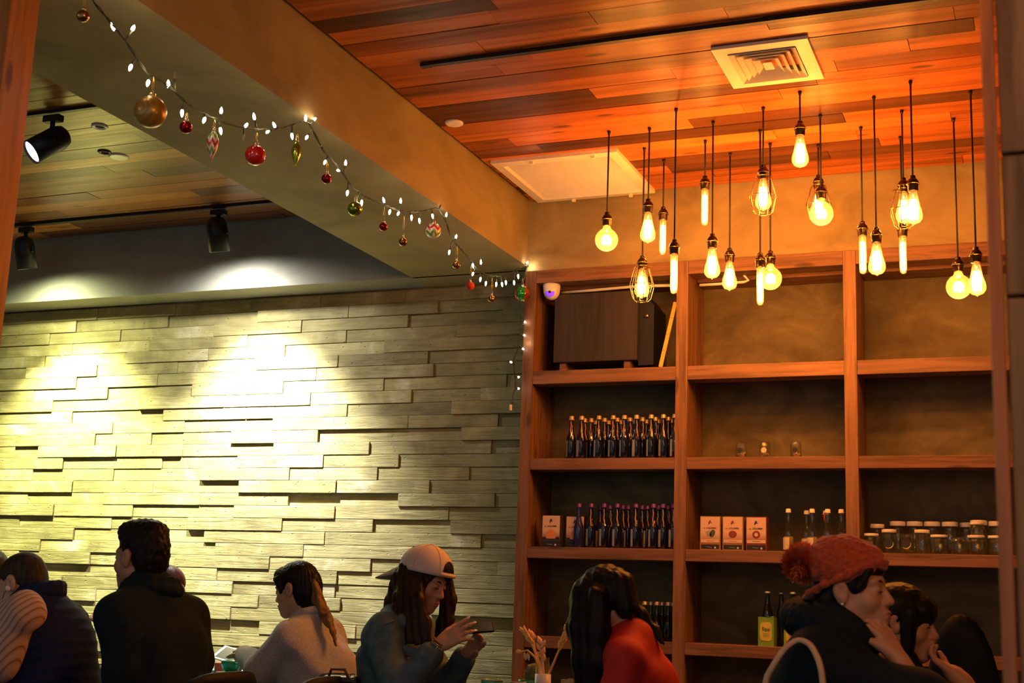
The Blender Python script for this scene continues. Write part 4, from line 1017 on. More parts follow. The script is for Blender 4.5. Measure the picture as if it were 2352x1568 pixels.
    me.loops.add(nq*4); me.loops.foreach_set('vertex_index', Q.astype(np.int32).ravel())
    me.polygons.add(nq); me.polygons.foreach_set('loop_start', np.arange(0, nq*4, 4, dtype=np.int32)); me.polygons.foreach_set('loop_total', np.full(nq, 4, np.int32))
    me.polygons.foreach_set('use_smooth', np.ones(nq, bool)); me.update(calc_edges=True); me.validate()
    me.materials.append(mat); o = bpy.data.objects.new(name, me); link(o, parent); return o
def unit(v): v = np.asarray(v, float); return v/np.linalg.norm(v)
def headframe(fwd, up):
    f = unit(fwd); r = unit(np.cross(f, up)); u = np.cross(r, f); return np.array([r, f, u]).T      # columns: right, forward, up
def head_prims(c, R, s=1., male=True):
    T = lambda x, y, z: c+R@(V(x, y, z)*s); E = lambda p, r, k=None: ell(T(*p), V(*r)*s, R, k)
    P = [E((0, -.014, .036), (.074, .094, .084)), E((0, .018, -.020), (.064, .068, .088)), cone(T(-.046, .0, -.052), T(0, .062, -.096), .024*s, .020*s), cone(T(.046, .0, -.052), T(0, .062, -.096), .024*s, .020*s),
         E((0, .072, -.1), (.019, .016, .015), .02), E((.038, .052, -.030), (.026, .026, .026)), E((-.038, .052, -.030), (.026, .026, .026)), E((0, .070, .024), (.050, .018, .014), .02),
         cone(T(0, .083, .010), T(0, .104, -.030), .0075*s, .0115*s, .012), E((.0125, .094, -.034), (.009, .011, .008), .008), E((-.0125, .094, -.034), (.009, .011, .008), .008),
         E((0, .074, -.066), (.030, .022, .026), .02), E((0, .0925, -.061), (.022, .010, .0058), .006), E((0, .0905, -.073), (.019, .011, .0075), .006)]
    for x in (-1, 1):
        P += [sub(E((x*.032, .098, .002), (.018, .016, .010), .012)), E((x*.031, .072, .001), (.0165, .0155, .0125), .006), sub(E((x*.031, .0885, -.003), (.013, .003, .0012), .002)),
              E((x*.0775, -.012, -.006), (.0085, .019, .032), .012), E((x*.081, -.016, .004), (.0075, .018, .024), .008), sub(E((x*.089, -.006, -.002), (.008, .010, .017), .006))]
    P += [sub(E((0, .106, -.067), (.021, .012, .0014), .002))]
    return P
def headfine(c, s=1., h=.0042): return (c-V(.13, .13, .14)*s, c+V(.13, .13, .14)*s, h)
def neck(c, R, nb, s=1., r=.056): return [cone(c+R@(V(0, -.022, -.05)*s), nb, r*s*.95, r*s*1.1)]
def torso(NB, PV, lat, sw=.17, ch=.115, wa=.105, hip=.125, bust=None, fw=None):
    Cc = NB+(PV-NB)*.32; W = NB+(PV-NB)*.68; P = [cone(NB, Cc, .065, ch*.95)]
    for s in (-1, 1):
        P += [cone(Cc+lat*s*.07, W+lat*s*.055, ch, wa), cone(W+lat*s*.055, PV+lat*s*.075, wa, hip), cone(NB-V(0, 0, .035)+lat*s*.05, NB+(PV-NB)*.16+lat*s*sw, .058, .060)]
        if bust: P += [ell(Cc+lat*s*.075+fw*.075+(PV-NB)*.06, (.062,)*3)]
    return P
def arm(sh, el, wr, r=(.054, .044, .040, .028)): return [cone(sh, el, r[0], r[1]), cone(el, wr, r[2], r[3])]
def legs(PV, fw, lat, kneez=.50, foot=True):
    P = []
    for s in (-1, 1):
        hp = PV+lat*s*.09-V(0, 0, .02); kn = hp+fw*.42; kn = V(kn[0], kn[1], kneez); an = V(kn[0]-fw[0]*.04, kn[1]-fw[1]*.04, .08)
        P += [cone(hp, kn, .088, .064), cone(kn, an, .060, .042), cone(an-V(0, 0, .035), an+fw*.15-V(0, 0, .045), .042, .032)]
    return P
def grow(P, g):
    out = []
    for p in P:
        if p[0] == 'c': out.append(('c', p[1], p[2], p[3]+g, p[4]+g, p[5]))
        elif p[0] == 'e': out.append(('e', p[1], p[2]+g, p[3], p[4]))
    return out
def hand(w, d, n, side, curl=(.5, .5, .35), spread=.10, s=1., thumb=(.8, .35), lens=(.070, .078, .073, .057), curls=None):
    """w wrist, d direction of the fingers, n palm normal, side +1/-1 puts the thumb at +-cross(d, n). returns prims and finger tips (pos, dir, back)"""
    d = unit(d); n = unit(n-d*np.dot(n, d)); t = np.cross(d, n)*side; P = [ell(w+d*.048*s, V(.05, .036, .0135)*s, np.array([d, t, n]).T, .012)]; tips = []
    P += [cone(w-d*.03*s, w+d*.02*s, .0255*s, .024*s, .02)]
    for i in range(4):
        off = (1.5-i)*.0185*s; k0 = w+d*(.088-.004*abs(i-1.2))*s+t*off; P.append(cone(w+d*.02*s+t*off*.6, k0, .0125*s, .0105*s, .010))
        ang = (1.5-i)*spread; dd = unit(d+t*ang); p = k0; a = 0; L = lens[i]*s; cu = curls[i] if curls else curl
        for j, fr in enumerate((.46, .30, .24)):
            a += cu[j]; v = dd*math.cos(a)+n*math.sin(a); q = p+v*L*fr; P.append(cone(p, q, (.0098-.0009*j)*s, (.0092-.0011*j)*s, .004)); p = q
        tips.append((p, v, -n*math.cos(a)+dd*math.sin(a)))
    a, b = thumb
    v1 = unit(d*math.cos(a)+t*math.sin(a)+n*b*.5); p = w+d*.018*s+t*.018*s; q = p+v1*.045*s; P.append(cone(p, q, .0155*s, .0125*s, .012))
    v2 = unit(d*math.cos(a*.6)+t*math.sin(a*.6)+n*b); q2 = q+v2*.032*s; P.append(cone(q, q2, .0118*s, .0105*s, .005)); v3 = unit(d+n*b*.8+t*.1); q3 = q2+v3*.026*s; P.append(cone(q2, q3, .0103*s, .0085*s, .004)); tips.append((q3, v3, t))
    return P, tips
def folds(a=.004, f=34., ph=0., dz=(.5, .3, 1.)):
    return lambda X, Y, Z: a*np.sin(f*(dz[0]*X+dz[1]*Y+dz[2]*Z)+ph+1.7*np.sin(11*X+7*Z+ph))*np.sin(13*X-9*Y+5*Z+ph)
def strands(a=.003, n=46., cx=0, cy=0):
    return lambda X, Y, Z: a*np.sin(n*np.arctan2(Y-cy, X-cx)+3*np.sin(9*Z))+.6*a*np.sin(2.3*n*np.arctan2(Y-cy, X-cx)+5*np.sin(7*Z+1))
def skinmat(name, col, rough=.5):
    m = plain(name, col, rough, 0, .08, 30., .05); b = m.node_tree.nodes['Principled BSDF']
    b.inputs['Subsurface Weight'].default_value = .12; b.inputs['Subsurface Radius'].default_value = (.01, .004, .002); return m
M_SKIN = skinmat('skin', (.50, .27, .17)); M_SKIN2 = skinmat('skin_light', (.60, .36, .25))
M_LIP = plain('lips', (.42, .12, .10), .4); M_EYE = plain('eye_dark', (.015, .012, .010), .2); M_BROW = plain('brow_hair', (.02, .014, .01), .8)
def hairmat(name, c1, c2, rough=.42, axis_scale=(60., 60., 3.)):
    m, nt, b = nodes(name); co, _ = coords(nt, axis_scale)
    n = nn(nt, 'ShaderNodeTexNoise', Scale=1., Detail=4.); nt.links.new(co, n.inputs['Vector']); r = ramp(nt, n.outputs['Fac'], [(.3, c1), (.7, c2)])
    nt.links.new(r.outputs[0], b.inputs['Base Color']); b.inputs['Roughness'].default_value = rough; b.inputs['Specular IOR Level'].default_value = .13; bump(nt, b, n.outputs['Fac'], .5, .004); return m
M_HBLACK = hairmat('black_hair', (.006, .006, .007), (.016, .014, .013)); M_HBROWN = hairmat('dark_brown_hair', (.018, .009, .006), (.05, .024, .014)); M_HGREY = hairmat('greying_hair', (.02, .017, .014), (.07, .058, .045), .6)
M_HDYED = hairmat('dyed_hair_ends', (.10, .055, .02), (.32, .19, .07))
def features(c, R, s, par, eyes=True):
    """lips, eyes, brows as small parts of the face"""
    T = lambda x, y, z: c+R@(V(x, y, z)*s)-np.array(par.location)
    m = MB(); m.ell(T(0, .0945, -.0615), V(.0205, .0095, .0052)*s, 14, 8, R); m.ell(T(0, .0925, -.0730), V(.0175, .0102, .0065)*s, 14, 8, R); m.build('lips', M_LIP, par)
    for x in (-1, 1):
        MB().tube([T(x*.017, .0875, -.002), T(x*.030, .0885, -.0045), T(x*.043, .0805, -.002)], [.0012*s, .0022*s, .0012*s], 6).build('eye', M_EYE, par)
        MB().tube([T(x*.014, .089, .0215), T(x*.030, .0875, .0265), T(x*.046, .074, .022)], [.002*s, .0030*s, .0015*s], 6).build('eyebrow', M_BROW, par)
Zu = V(0, 0, 1)
# ================================================================== PEOPLE
def person(label, base):
    return thing('person', label, 'person', base)
def dome(name, c, R, r, mat, par, tilt=0., th1=1.75, n=36, m=14, seams=0, thick=.0, cut=None):
    """cap-like dome in a head frame; tilt leans its axis backwards"""
    ct, st = math.cos(tilt), math.sin(tilt); Rt = R@np.array([[1, 0, 0], [0, ct, -st], [0, st, ct]]); v = []; f = []
    for j in range(m+1):
        th = th1*j/m
        for i in range(n):
            a = 2*PI*i/n; k = 1+(.012*abs(math.sin(a*seams/2)) if seams else 0)
            v.append(c+Rt@(V(math.sin(th)*math.cos(a), math.sin(th)*math.sin(a), math.cos(th))*np.asarray(r)*k)-np.array(par.location))
    for j in range(m):
        for i in range(n): k = (i+1) % n; f.append((j*n+i, (j+1)*n+i, (j+1)*n+k, j*n+k))
    o = MB().add(v, f, True).build(name, mat, par); s = o.modifiers.new('thickness', 'SOLIDIFY'); s.thickness = .003; return o, Rt
def denim():
    m = plain('denim', (.085, .135, .16), .8, 0, .3, 26, .25); return m
M_COAT = plain('black_wool', (.009, .018, .028), .85, 0, .25, 40, .2); M_NAVY = plain('navy_quilt', (.010, .020, .075), .8, 0, .2, 30, .15)
M_STRIPE = pattern('striped_shirt', lambda nt, o: ramp(nt, mth(nt, 'FRACT', mth(nt, 'ADD', mth(nt, 'MULTIPLY', o[0], 44.), mth(nt, 'MULTIPLY', o[2], -27.))), [(0, (.56, .42, .36)), (.3, (.5, .36, .3)), (.48, (.24, .11, .07)), (.66, (.45, .32, .26)), (1, (.56, .42, .36))]).outputs[0], .8, 0)
M_KNIT = plain('grey_knit', (.42, .42, .45), .9, 0, .18, 120, .5, 0, .2); M_DENIM = denim(); M_RED = plain('red_jersey', (.52, .02, .016), .75, 0, .12, 30, .1)
M_HAT = plain('rust_knit', (.42, .075, .028), .95, 0, .35, 90, .8, 0, .3); M_CAP = plain('white_cap_cotton', (.66, .56, .52), .8, 0, .05, 40, .1); M_TROU = plain('dark_trousers', (.02, .02, .025), .85)
M_CUFF = plain('cream_cuff', (.62, .50, .38), .8); M_TOTE = plain('cream_canvas', (.66, .50, .32), .85, 0, .1, 60, .2); M_INNER = plain('inner_white_top', (.6, .45, .36), .8)
M_STEEL = plain('steel', (.5, .47, .43), .25, .9); M_LEATH = plain('brown_leather', (.18, .07, .03), .5)

# ---- man in the black coat
def man_black_coat():
    Y = 4.2; fw = unit((-1, .10, 0)); lat = unit(np.cross(fw, Zu)); R = headframe((-1, .16, -.02), Zu)
    hc = at(290, 1283, Y-.075)+R@V(.078, .012, .006); NB = at(352, 1362, Y+.02); PV = at(372, 1660, Y+.04); PV[2] = .53
    t = person('seated man in a black coat with short black hair, seen from behind', V(PV[0], PV[1], 0))
    sh = [NB+(PV-NB)*.15+lat*s*.19 for s in (-1, 1)]         # -1 left (near), +1 right
    el = [at(282, 1545, 4.03), at(448, 1520, 4.42)]; wr = [el[0]+V(-.09, .24, .03), el[1]+V(-.26, -.02, .05)]
    T = torso(NB, PV, lat, .18, .115, .12, .13); A = arm(sh[0], el[0], wr[0])+arm(sh[1], el[1], wr[1])
    H = head_prims(hc, R, 1.02); hp = hand(wr[0], wr[0]-el[0], V(0, 0, -1), 1)[0]+hand(wr[1], wr[1]-el[1], V(0, 0, -1), -1)[0]
    surf('body', H+neck(hc, R, NB, 1.05)+T+A+hp+legs(PV, fw, lat), M_SKIN, t, .013, [headfine(hc)], .022)
    features(hc, R, 1.02, t)
    E = lambda p, r, k=None: ell(hc+R@V(*p), V(*r), R, k)
    surf('hair', [E((0, -.022, .050), (.081, .098, .082)), E((0, -.062, .0), (.070, .058, .085)), E((0, .03, .098), (.070, .058, .044)), E((0, -.03, .10), (.074, .08, .044)), sub(E((0, .115, -.03), (.12, .085, .10), .01)), sub(E((-.1, -.003, -.03), (.045, .03, .048), .01)), sub(E((.1, -.003, -.03), (.045, .03, .048), .01)), sub(E((0, -.03, -.14), (.12, .12, .065), .01))], M_HBLACK, t, .006, (), .02, lambda X, Y_, Z: .0045*np.sin(210*X)*np.sin(190*Y_)*np.sin(160*Z)-.003)
    surf('coat', grow(T, .028)+grow(A, .024), M_COAT, t, .011, (), .032, folds(.006, 26))
    ring_ = []; cc = NB+V(0, 0, .022); n = 14
    for i in range(n+1):
        a = 2*PI*i/n; q = cc+fw*math.cos(a)*.092+lat*math.sin(a)*.088+V(0, 0, .012*math.cos(a+.4)); ring_.append(q)
    surf('collar', [cone(ring_[i], ring_[i+1], .021, .021) for i in range(n)]+[cone(ring_[i]+V(0, 0, .034)-(ring_[i]-cc)*.12, ring_[i+1]+V(0, 0, .034)-(ring_[i+1]-cc)*.12, .014, .014) for i in range(n)]+[cone(ring_[0]+fw*.012, ring_[0]+fw*.05-lat*.03-V(0, 0, .05), .024, .012), cone(ring_[-2], ring_[0]+fw*.045-lat*.05-V(0, 0, .045), .022, .012), cone(ring_[-2]+fw*.012, ring_[-3]+fw*.028-V(0, 0, .035), .02, .014)], M_COAT, t, .008, (), .02)
    surf('trousers', grow(legs(PV, fw, lat), .012)+[ell(PV, (.15, .17, .10))], M_TROU, t, .02, (), .03)
    chair('black chair of the man in the black coat', (PV[0]+.01, PV[1], 0), PI, at(455, 1537, PV[1])[2], .23)
man_black_coat()

# ---- man in the quilted vest
def man_vest():
    Y = 4.35; fw = unit((-1, -.08, 0)); lat = unit(np.cross(fw, Zu)); R = headframe((-.88, -.10, -.46), (-.46, 0, .88))
    hc = at(26, 1340, Y-.075)+R@V(.078, .012, .006); NB = at(88, 1386, Y+.02); PV = at(118, 1650, Y+.05); PV[2] = .53
    t = person('man in a navy quilted vest and striped shirt with an earphone', V(PV[0], PV[1], 0))
    sh = [at(50, 1408, Y-.20), at(120, 1400, Y+.22)]; el = [at(-12, 1530, Y-.24), at(20, 1520, Y+.30)]; wr = [el[0]+V(-.24, .06, .02), el[1]+V(-.24, -.04, .02)]
    T = torso(NB, PV, lat, .17, .125, .135, .14); A = arm(sh[0], el[0], wr[0])+arm(sh[1], el[1], wr[1])
    hp = hand(wr[0], wr[0]-el[0], V(0, 0, -1), 1)[0]+hand(wr[1], wr[1]-el[1], V(0, 0, -1), -1)[0]
    surf('body', head_prims(hc, R, 1.03)+neck(hc, R, NB, 1.1)+T+A+hp+legs(PV, fw, lat), M_SKIN2, t, .013, [headfine(hc)], .022)
    features(hc, R, 1.03, t)
    E = lambda p, r, k=None: ell(hc+R@V(*p), V(*r), R, k)
    surf('hair', [E((0, -.020, .042), (.0805, .099, .084)), E((0, -.06, -.0), (.07, .056, .075)), sub(E((0, .115, -.02), (.12, .085, .11), .01)), sub(E((-.1, .0, -.03), (.045, .034, .052), .01)), sub(E((.1, .0, -.03), (.045, .034, .052), .01)), sub(E((0, -.03, -.125), (.12, .13, .07), .01))], M_HGREY, t, .006, (), .02, lambda X, Y_, Z: .0015*np.sin(230*X)*np.sin(200*Y_)*np.sin(170*Z))
    surf('shirt', grow(A, .024)+[ell(sh[0], (.075, .075, .078)), ell(sh[1], (.075, .075, .078)), cone(NB, NB-V(0, 0, .06), .09, .12)], M_STRIPE, t, .010, (), .04, folds(.013, 40, 1, (.9, .2, .5)))
    quilt = lambda X, Y_, Z: .0045*np.abs(np.sin((Z*.93-X*.22)*PI/.043))-.003
    surf('quilted_vest', grow(T, .035)+[ell(NB+(PV-NB)*.4-fw*.05, (.16, .17, .22))], M_NAVY, t, .010, (), .05, quilt)
    cc = NB+V(0, 0, .02)-fw*.005; n = 14; rg = [cc+fw*math.cos(2*PI*i/n)*.082+lat*math.sin(2*PI*i/n)*.080+V(0, 0, -.03*math.cos(2*PI*i/n)) for i in range(n+1)]
    surf('vest_collar', [cone(rg[i], rg[i+1], .018, .018) for i in range(n)]+[cone(rg[i]+V(0, 0, .03), rg[i+1]+V(0, 0, .03), .014, .014) for i in range(n)], M_NAVY, t, .008, (), .02)
    surf('trousers', grow(legs(PV, fw, lat), .012)+[ell(PV, (.16, .18, .10))], M_TROU, t, .02, (), .03)
    e = hc+R@V(-.091, .0, -.022)
    ep = MB().ell(e-np.array(t.location), (.011, .011, .013), 12, 8, R).build('earphone', M_WHITEP, t)
    p0 = e-np.array(t.location); MB().tube([p0, p0+R@V(-.004, .02, -.012), p0+R@V(-.002, .045, -.035)+V(0, 0, -.03), p0+R@V(.01, .06, -.06)+V(0, 0, -.12)], .0016, 5).build('earphone_wire', M_CORD, ep)
    chair('black chair under the man in the vest', (PV[0]+.02, PV[1], 0), PI, .74)
man_vest()

# ---- person behind the vest, mostly hidden
def person_hidden_left():
    Y = 5.5; fw = unit((1, 0, 0)); lat = unit(np.cross(fw, Zu)); R = headframe((1, -.05, -.25), Zu)
    hc = at(-22, 1318, Y); NB = at(-50, 1395, Y); PV = at(-70, 1640, Y); PV[2] = .53
    t = person('dark haired person almost hidden behind the man in the vest', V(PV[0], PV[1], 0))
    hw = at(178, 1432, Y-.05); sh = [NB+(PV-NB)*.15+lat*s*.17 for s in (-1, 1)]; el = [at(60, 1500, Y+.1), at(70, 1475, Y-.18)]
    T = torso(NB, PV, lat); A = arm(sh[0], el[0], el[0]+V(.15, -.1, .1))+arm(sh[1], el[1], hw)
    hp, tp = hand(hw, V(.10, 0, .045), V(0, .3, -1), 1, (.35, .5, .4))
    surf('body', head_prims(hc, R)+neck(hc, R, NB)+T+A+hp+hand(el[0]+V(.15, -.1, .1), V(1, -.3, .1), V(0, 0, -1), -1)[0]+legs(PV, fw, lat), M_SKIN2, t, .014, [(hw-.03, hw+V(.22, .08, .12), .005)], .022); features(hc, R, 1., t)
    E = lambda p, r, k=None: ell(hc+R@V(*p), V(*r), R, k)
    surf('hair', [E((0, -.02, .046), (.084, .103, .086)), E((0, -.06, -.02), (.075, .06, .09)), sub(E((0, .12, -.04), (.12, .085, .11), .01))], M_HBROWN, t, .009, (), .02)
    surf('dark_top', grow(T, .016)+grow(A, .015), M_COAT, t, .015, (), .03); surf('trousers', grow(legs(PV, fw, lat), .012)+[ell(PV, (.14, .16, .10))], M_TROU, t, .02, (), .03)
    chair('black chair under the hidden dark haired person', (PV[0], PV[1], 0), 0, .74)
person_hidden_left()

# ---- person with glasses behind the black coat
def person_glasses():
    Y = 5.75; fw = unit((1, -.1, 0)); lat = unit(np.cross(fw, Zu)); R = headframe((.95, -.25, -.30), Zu)
    hc = at(386, 1356, Y); NB = at(366, 1425, Y); PV = at(350, 1640, Y+.03); PV[2] = .53
    t = person('person with glasses and reddish dark hair, behind the man in black', V(PV[0], PV[1], 0))
    sh = [NB+(PV-NB)*.15+lat*s*.16 for s in (-1, 1)]; el = [sh[0]+V(.06, .05, -.27), sh[1]+V(.06, -.04, -.27)]; wr = [el[0]+V(.2, -.1, .06), el[1]+V(.2, .08, .06)]
    T = torso(NB, PV, lat, .155, .105, .095, .12); A = arm(sh[0], el[0], wr[0])+arm(sh[1], el[1], wr[1])
    surf('body', head_prims(hc, R, .97)+neck(hc, R, NB)+T+A+hand(wr[0], wr[0]-el[0], V(0, 0, -1), 1)[0]+hand(wr[1], wr[1]-el[1], V(0, 0, -1), -1)[0]+legs(PV, fw, lat), M_SKIN2, t, .014, [headfine(hc, 1, .005)], .022); features(hc, R, .97, t)
    E = lambda p, r, k=None: ell(hc+R@V(*p), V(*r), R, k)
    surf('hair', [E((0, -.02, .042), (.083, .1, .084)), E((0, -.05, -.05), (.08, .06, .11)), sub(E((0, .118, -.03), (.10, .085, .105), .01))], hairmat('plum_hair', (.05, .012, .02), (.12, .04, .05)), t, .008, (), .02)
    g = lambda x, y, z: hc+R@V(x, y, z)-np.array(t.location); m = MB()
    for s in (-1, 1):
        m.tube([g(s*.033+.023*math.cos(a), .1, .0+.019*math.sin(a)) for a in np.linspace(0, 2*PI, 20)[:-1]], .0016, 5, closed=True); m.tube([g(s*.056, .1, .006), g(s*.072, .06, .008), g(s*.078, -.01, .004)], .0015, 5)
    m.tube([g(-.01, .101, .003), g(.01, .101, .003)], .0015, 5); m.build('glasses', M_CORD, t)
    surf('dark_top', grow(T, .016)+grow(A, .015), M_COAT, t, .015, (), .03); surf('trousers', grow(legs(PV, fw, lat), .012)+[ell(PV, (.14, .16, .10))], M_TROU, t, .02, (), .03)
    chair('black chair under the person with glasses', (PV[0], PV[1], 0), 0, .74)
person_glasses()

# ---- woman in the grey sweater
def woman_grey():
    Y = 5.4; fw = unit((-1, .05, 0)); lat = unit(np.cross(fw, Zu)); R = headframe((-1, .03, -.22), (-.2, 0, 1))
    s = .98; hc = at(663, 1355, Y-.072)+R@V(.078, .012, .006); NB = at(712, 1436, Y+.01); PV = at(742, 1640, Y+.04); PV[2] = .53
    t = person('woman in a grey knit sweater with long half-tied hair, facing left', V(PV[0], PV[1], 0))
    sh = [at(666, 1462, Y-.15), at(752, 1452, Y+.17)]; el = [at(598, 1540, Y-.16), at(690, 1545, Y+.22)]; wr = [at(566, 1505, Y+.10), el[1]+V(-.22, .0, .05)]
    T = torso(NB, PV, lat, .155, .11, .115, .13); A = arm(sh[0], el[0], wr[0], (.056, .05, .044, .028))+arm(sh[1], el[1], wr[1])
    hp, tp = hand(wr[0], V(-.07, .06, .02), V(0, .2, -1), 1, (.3, .4, .3))
    surf('body', head_prims(hc, R, s)+neck(hc, R, NB, 1.)+T+A+hp+hand(wr[1], wr[1]-el[1], V(0, 0, -1), -1)[0]+legs(PV, fw, lat), M_SKIN, t, .013, [headfine(hc)], .022); features(hc, R, s, t)
    E = lambda p, r, k=None: ell(hc+R@V(*p), V(*r), R, k); Tt = lambda x, y, z: hc+R@V(x, y, z)
    hair = surf('hair', [E((0, -.018, .046), (.080, .102, .083)), E((0, -.055, -.02), (.074, .060, .095)), E((0, .055, .075), (.055, .040, .040)), cone(Tt(0, -.08, .0), Tt(0, -.075, -.12), .055, .045), cone(Tt(0, -.10, .03), Tt(0, -.118, .0), .035, .02), cone(Tt(-.060, .055, .055), Tt(-.074, .030, -.01), .016, .008),
                  sub(E((0, .125, -.045), (.12, .085, .115), .008)), sub(E((-.105, .01, -.035), (.045, .040, .055), .008))], M_HBLACK, t, .0055, (), .016, strands(.0018, 40, hc[0], hc[1]))
    a = at(729, 1336, Y-.01)
    MB().ell(a-np.array(t.location), (.014, .014, .013), 14, 8).build('hair_tie', M_CORD, hair)
    pth = [at(724, 1345, Y-.02), at(738, 1388, Y-.02), at(752, 1420, Y-.05), at(765, 1450, Y-.07), at(772, 1482, Y-.085)]
    rad = [.020, .022, .020, .013, .003]
    surf('hair_length', [cone(pth[i], pth[i+1], rad[i], rad[i+1]) for i in range(4)]+[cone(pth[1]+V(-.03, 0, .02), pth[3]+V(-.03, 0, .03), .017, .004), cone(pth[0]+V(-.02, 0, .02), pth[1]+V(-.03, 0, .02), .016, .017)], M_HDYED, t, .006, (), .015, lambda X, Y_, Z: .003*np.sin(170*(X+.45*Z))+.002*np.sin(310*(Y_+.3*Z)))
    surf('knit_sweater', grow(T, .026)+grow(A, .022)+[cone(NB+V(0, 0, .03), NB-V(0, 0, .01), .062, .09), ell(NB+(PV-NB)*.55-fw*.05, (.165, .17, .19))], M_KNIT, t, .010, (), .024, folds(.007, 26, 2))
    cc = NB+V(0, 0, .055)-fw*.0; n = 14; rg = [cc+fw*math.cos(2*PI*i/n)*.064+lat*math.sin(2*PI*i/n)*.066+V(0, 0, -.02*math.cos(2*PI*i/n)) for i in range(n+1)]
    surf('sweater_neckband', [cone(rg[i], rg[i+1], .016, .016) for i in range(n)], M_KNIT, t, .008, (), .02)
    surf('trousers', grow(legs(PV, fw, lat), .012)+[ell(PV, (.15, .17, .10))], M_TROU, t, .02, (), .03)
    chair('black chair under the woman in grey', (PV[0]+.0, PV[1], 0), PI, .70)
woman_grey()
c = at(702, 1560, 4.55); chair('empty black chair in front of the woman in grey', (c[0]-.2, 4.58, 0), PI*1.02, at(702, 1550, 4.58)[2], .19)

# ---- girl with the cap and the phone
def girl_cap():
    Y = 5.0; fw = unit((1, -.05, 0)); lat = unit(np.cross(fw, Zu)); R = headframe((.93, -.16, -.36), (.36, 0, .93)); s = .97
    hc = at(977, 1333, Y); NB = at(930, 1418, Y); PV = at(888, 1640, Y+.04); PV[2] = .53
    t = person('girl in a white backwards cap and denim jacket holding a phone', V(PV[0], PV[1], 0)); o0 = np.array(t.location)
    sh = [at(935, 1448, Y+.16), at(884, 1455, Y-.15)]         # left (far), right (near)
    el = [at(1030, 1580, Y+.12), at(912, 1598, Y-.24)]; wr = [at(1072, 1500, Y+.02), at(1002, 1486, Y-.20)]
    T = torso(NB, PV, lat, .15, .105, .10, .125, True, fw); A = arm(sh[0], el[0], wr[0], (.05, .043, .038, .024))+arm(sh[1], el[1], wr[1], (.05, .043, .038, .024))
    d1 = at(1090, 1431, Y-.17)-at(1004, 1484, Y-.20)
    h1, t1 = hand(wr[1]+unit(d1)*.012, d1, V(.25, 1, -.15), 1, (.12, .22, .2), .10, .98, (.55, .5), curls=[(.02, .10, .10), (.10, .25, .2), (.22, .35, .25), (.35, .5, .3)])
    d2 = at(1118, 1450, Y-.06)-wr[0]
    h2, t2 = hand(wr[0]+unit(d2)*.008, d2, V(-.35, -1, .1), 1, (.3, .5, .4), .12, .96, (.6, .5), curls=[(.05, .25, .2), (.15, .4, .3), (.3, .5, .4), (.4, .6, .4)])
    fineh = (np.minimum(wr[1], wr[0])+V(-.03, -.06, -.05), np.maximum(wr[1], wr[0])+V(.20, .09, .17), .0036)
    surf('body', head_prims(hc, R, s)+neck(hc, R, NB, .95)+T+A+h1+h2+legs(PV, fw, lat), M_SKIN, t, .014, [headfine(hc, 1, .004), fineh], .020); features(hc, R, s, t)
    m = None
    for p, v, b in t1[:4]+t2[:4]:
        x = np.cross(v, b); MB().ell(p+v*.002+b*.0062-o0, (.0085, .0055, .0016), 10, 6, np.array([v, x, b]).T).build('fingernail', M_WHITEP, t)
    E = lambda p, r, k=None: ell(hc+R@V(*p), V(*r), R, k); Tt = lambda x, y, z: hc+R@V(x, y, z)
    hp = [E((0, -.022, .035), (.083, .100, .08)), sub(E((0, .125, -.06), (.072, .09, .13), .008))]
    for i in range(7):       # near curtain, from the cap edge to the chest
        q = i/6; a0 = Tt(.072-.002*q, -.075+.080*q, .02); p1 = at(915+50*q, 1372+6*q, Y-.10-.02*q); p2 = at(906+72*q, 1425+6*q, Y-.13); p3 = at(925+62*q, 1478-14*abs(q-.6), Y-.15)
        hp += [cone(a0, p1, .020, .019), cone(p1, p2, .019, .018), cone(p2, p3, .018, .008)]
    for i in range(4):       # far curtain
        q = i/3; a0 = Tt(-.068, .015+.045*q, .03); p1 = at(1022+16*q, 1375, Y+.06); p2 = at(1012+22*q, 1425, Y+.05); p3 = at(1002+26*q, 1462+8*q, Y+.03)
        hp += [cone(a0, p1, .017, .016), cone(p1, p2, .016, .015), cone(p2, p3, .015, .007)]
    hp += [cone(Tt(.05, -.07, -.02), at(905, 1395, Y-.03), .05, .045), cone(Tt(.055, .058, .055), Tt(.070, .040, -.05), .011, .007), cone(Tt(-.01, .085, .055), Tt(-.035, .080, .02), .010, .006)]
    surf('hair', hp, M_HBROWN, t, .006, (), .018, lambda X, Y_, Z: .0024*np.sin(190*(X+.2*Z))+.0015*np.sin(330*(Y_+X*.5)))
    cap, Rt = dome('cap', hc+R@V(0, -.014, .032), R, (.100, .120, .112), M_CAP, t, .20, 1.60, 36, 14, 6)
    cc = hc+R@V(0, -.014, .032); q = lambda th, a, k=1.: cc+Rt@(V(math.sin(th)*math.cos(a), math.sin(th)*math.sin(a), math.cos(th))*V(.100, .120, .112)*k)-o0
    v = []; f = []; n = 12
    for j in range(7):
        for i in range(n+1):
            a = PI*.5+(-.42+.84*i/n); arch = 1.42-.42*math.sqrt(max(0, 1-((i-n/2)/(n/2))**2)); v.append(q(1.42+(arch-1.42)*j/6, a, 1.022))
    for j in range(6):
        for i in range(n): f.append((j*(n+1)+i, j*(n+1)+i+1, (j+1)*(n+1)+i+1, (j+1)*(n+1)+i))
    MB().add(v, f, True).build('cap_opening', M_HBLACK, cap)
    MB().tube([q(1.53, PI*.5+x, 1.03) for x in np.linspace(-.55, .55, 12)], .0085, 6).build('cap_strap', M_CUFF, cap)
    for a in (0, PI/3*1, PI/3*2): MB().tube([q(th, a+sg*PI, 1.012) for sg, th in [(0, x) for x in np.linspace(1.5, .05, 10)]+[(1, x) for x in np.linspace(.05, 1.5, 10)]], .0009, 4).build('cap_seam', M_CUFF, cap)
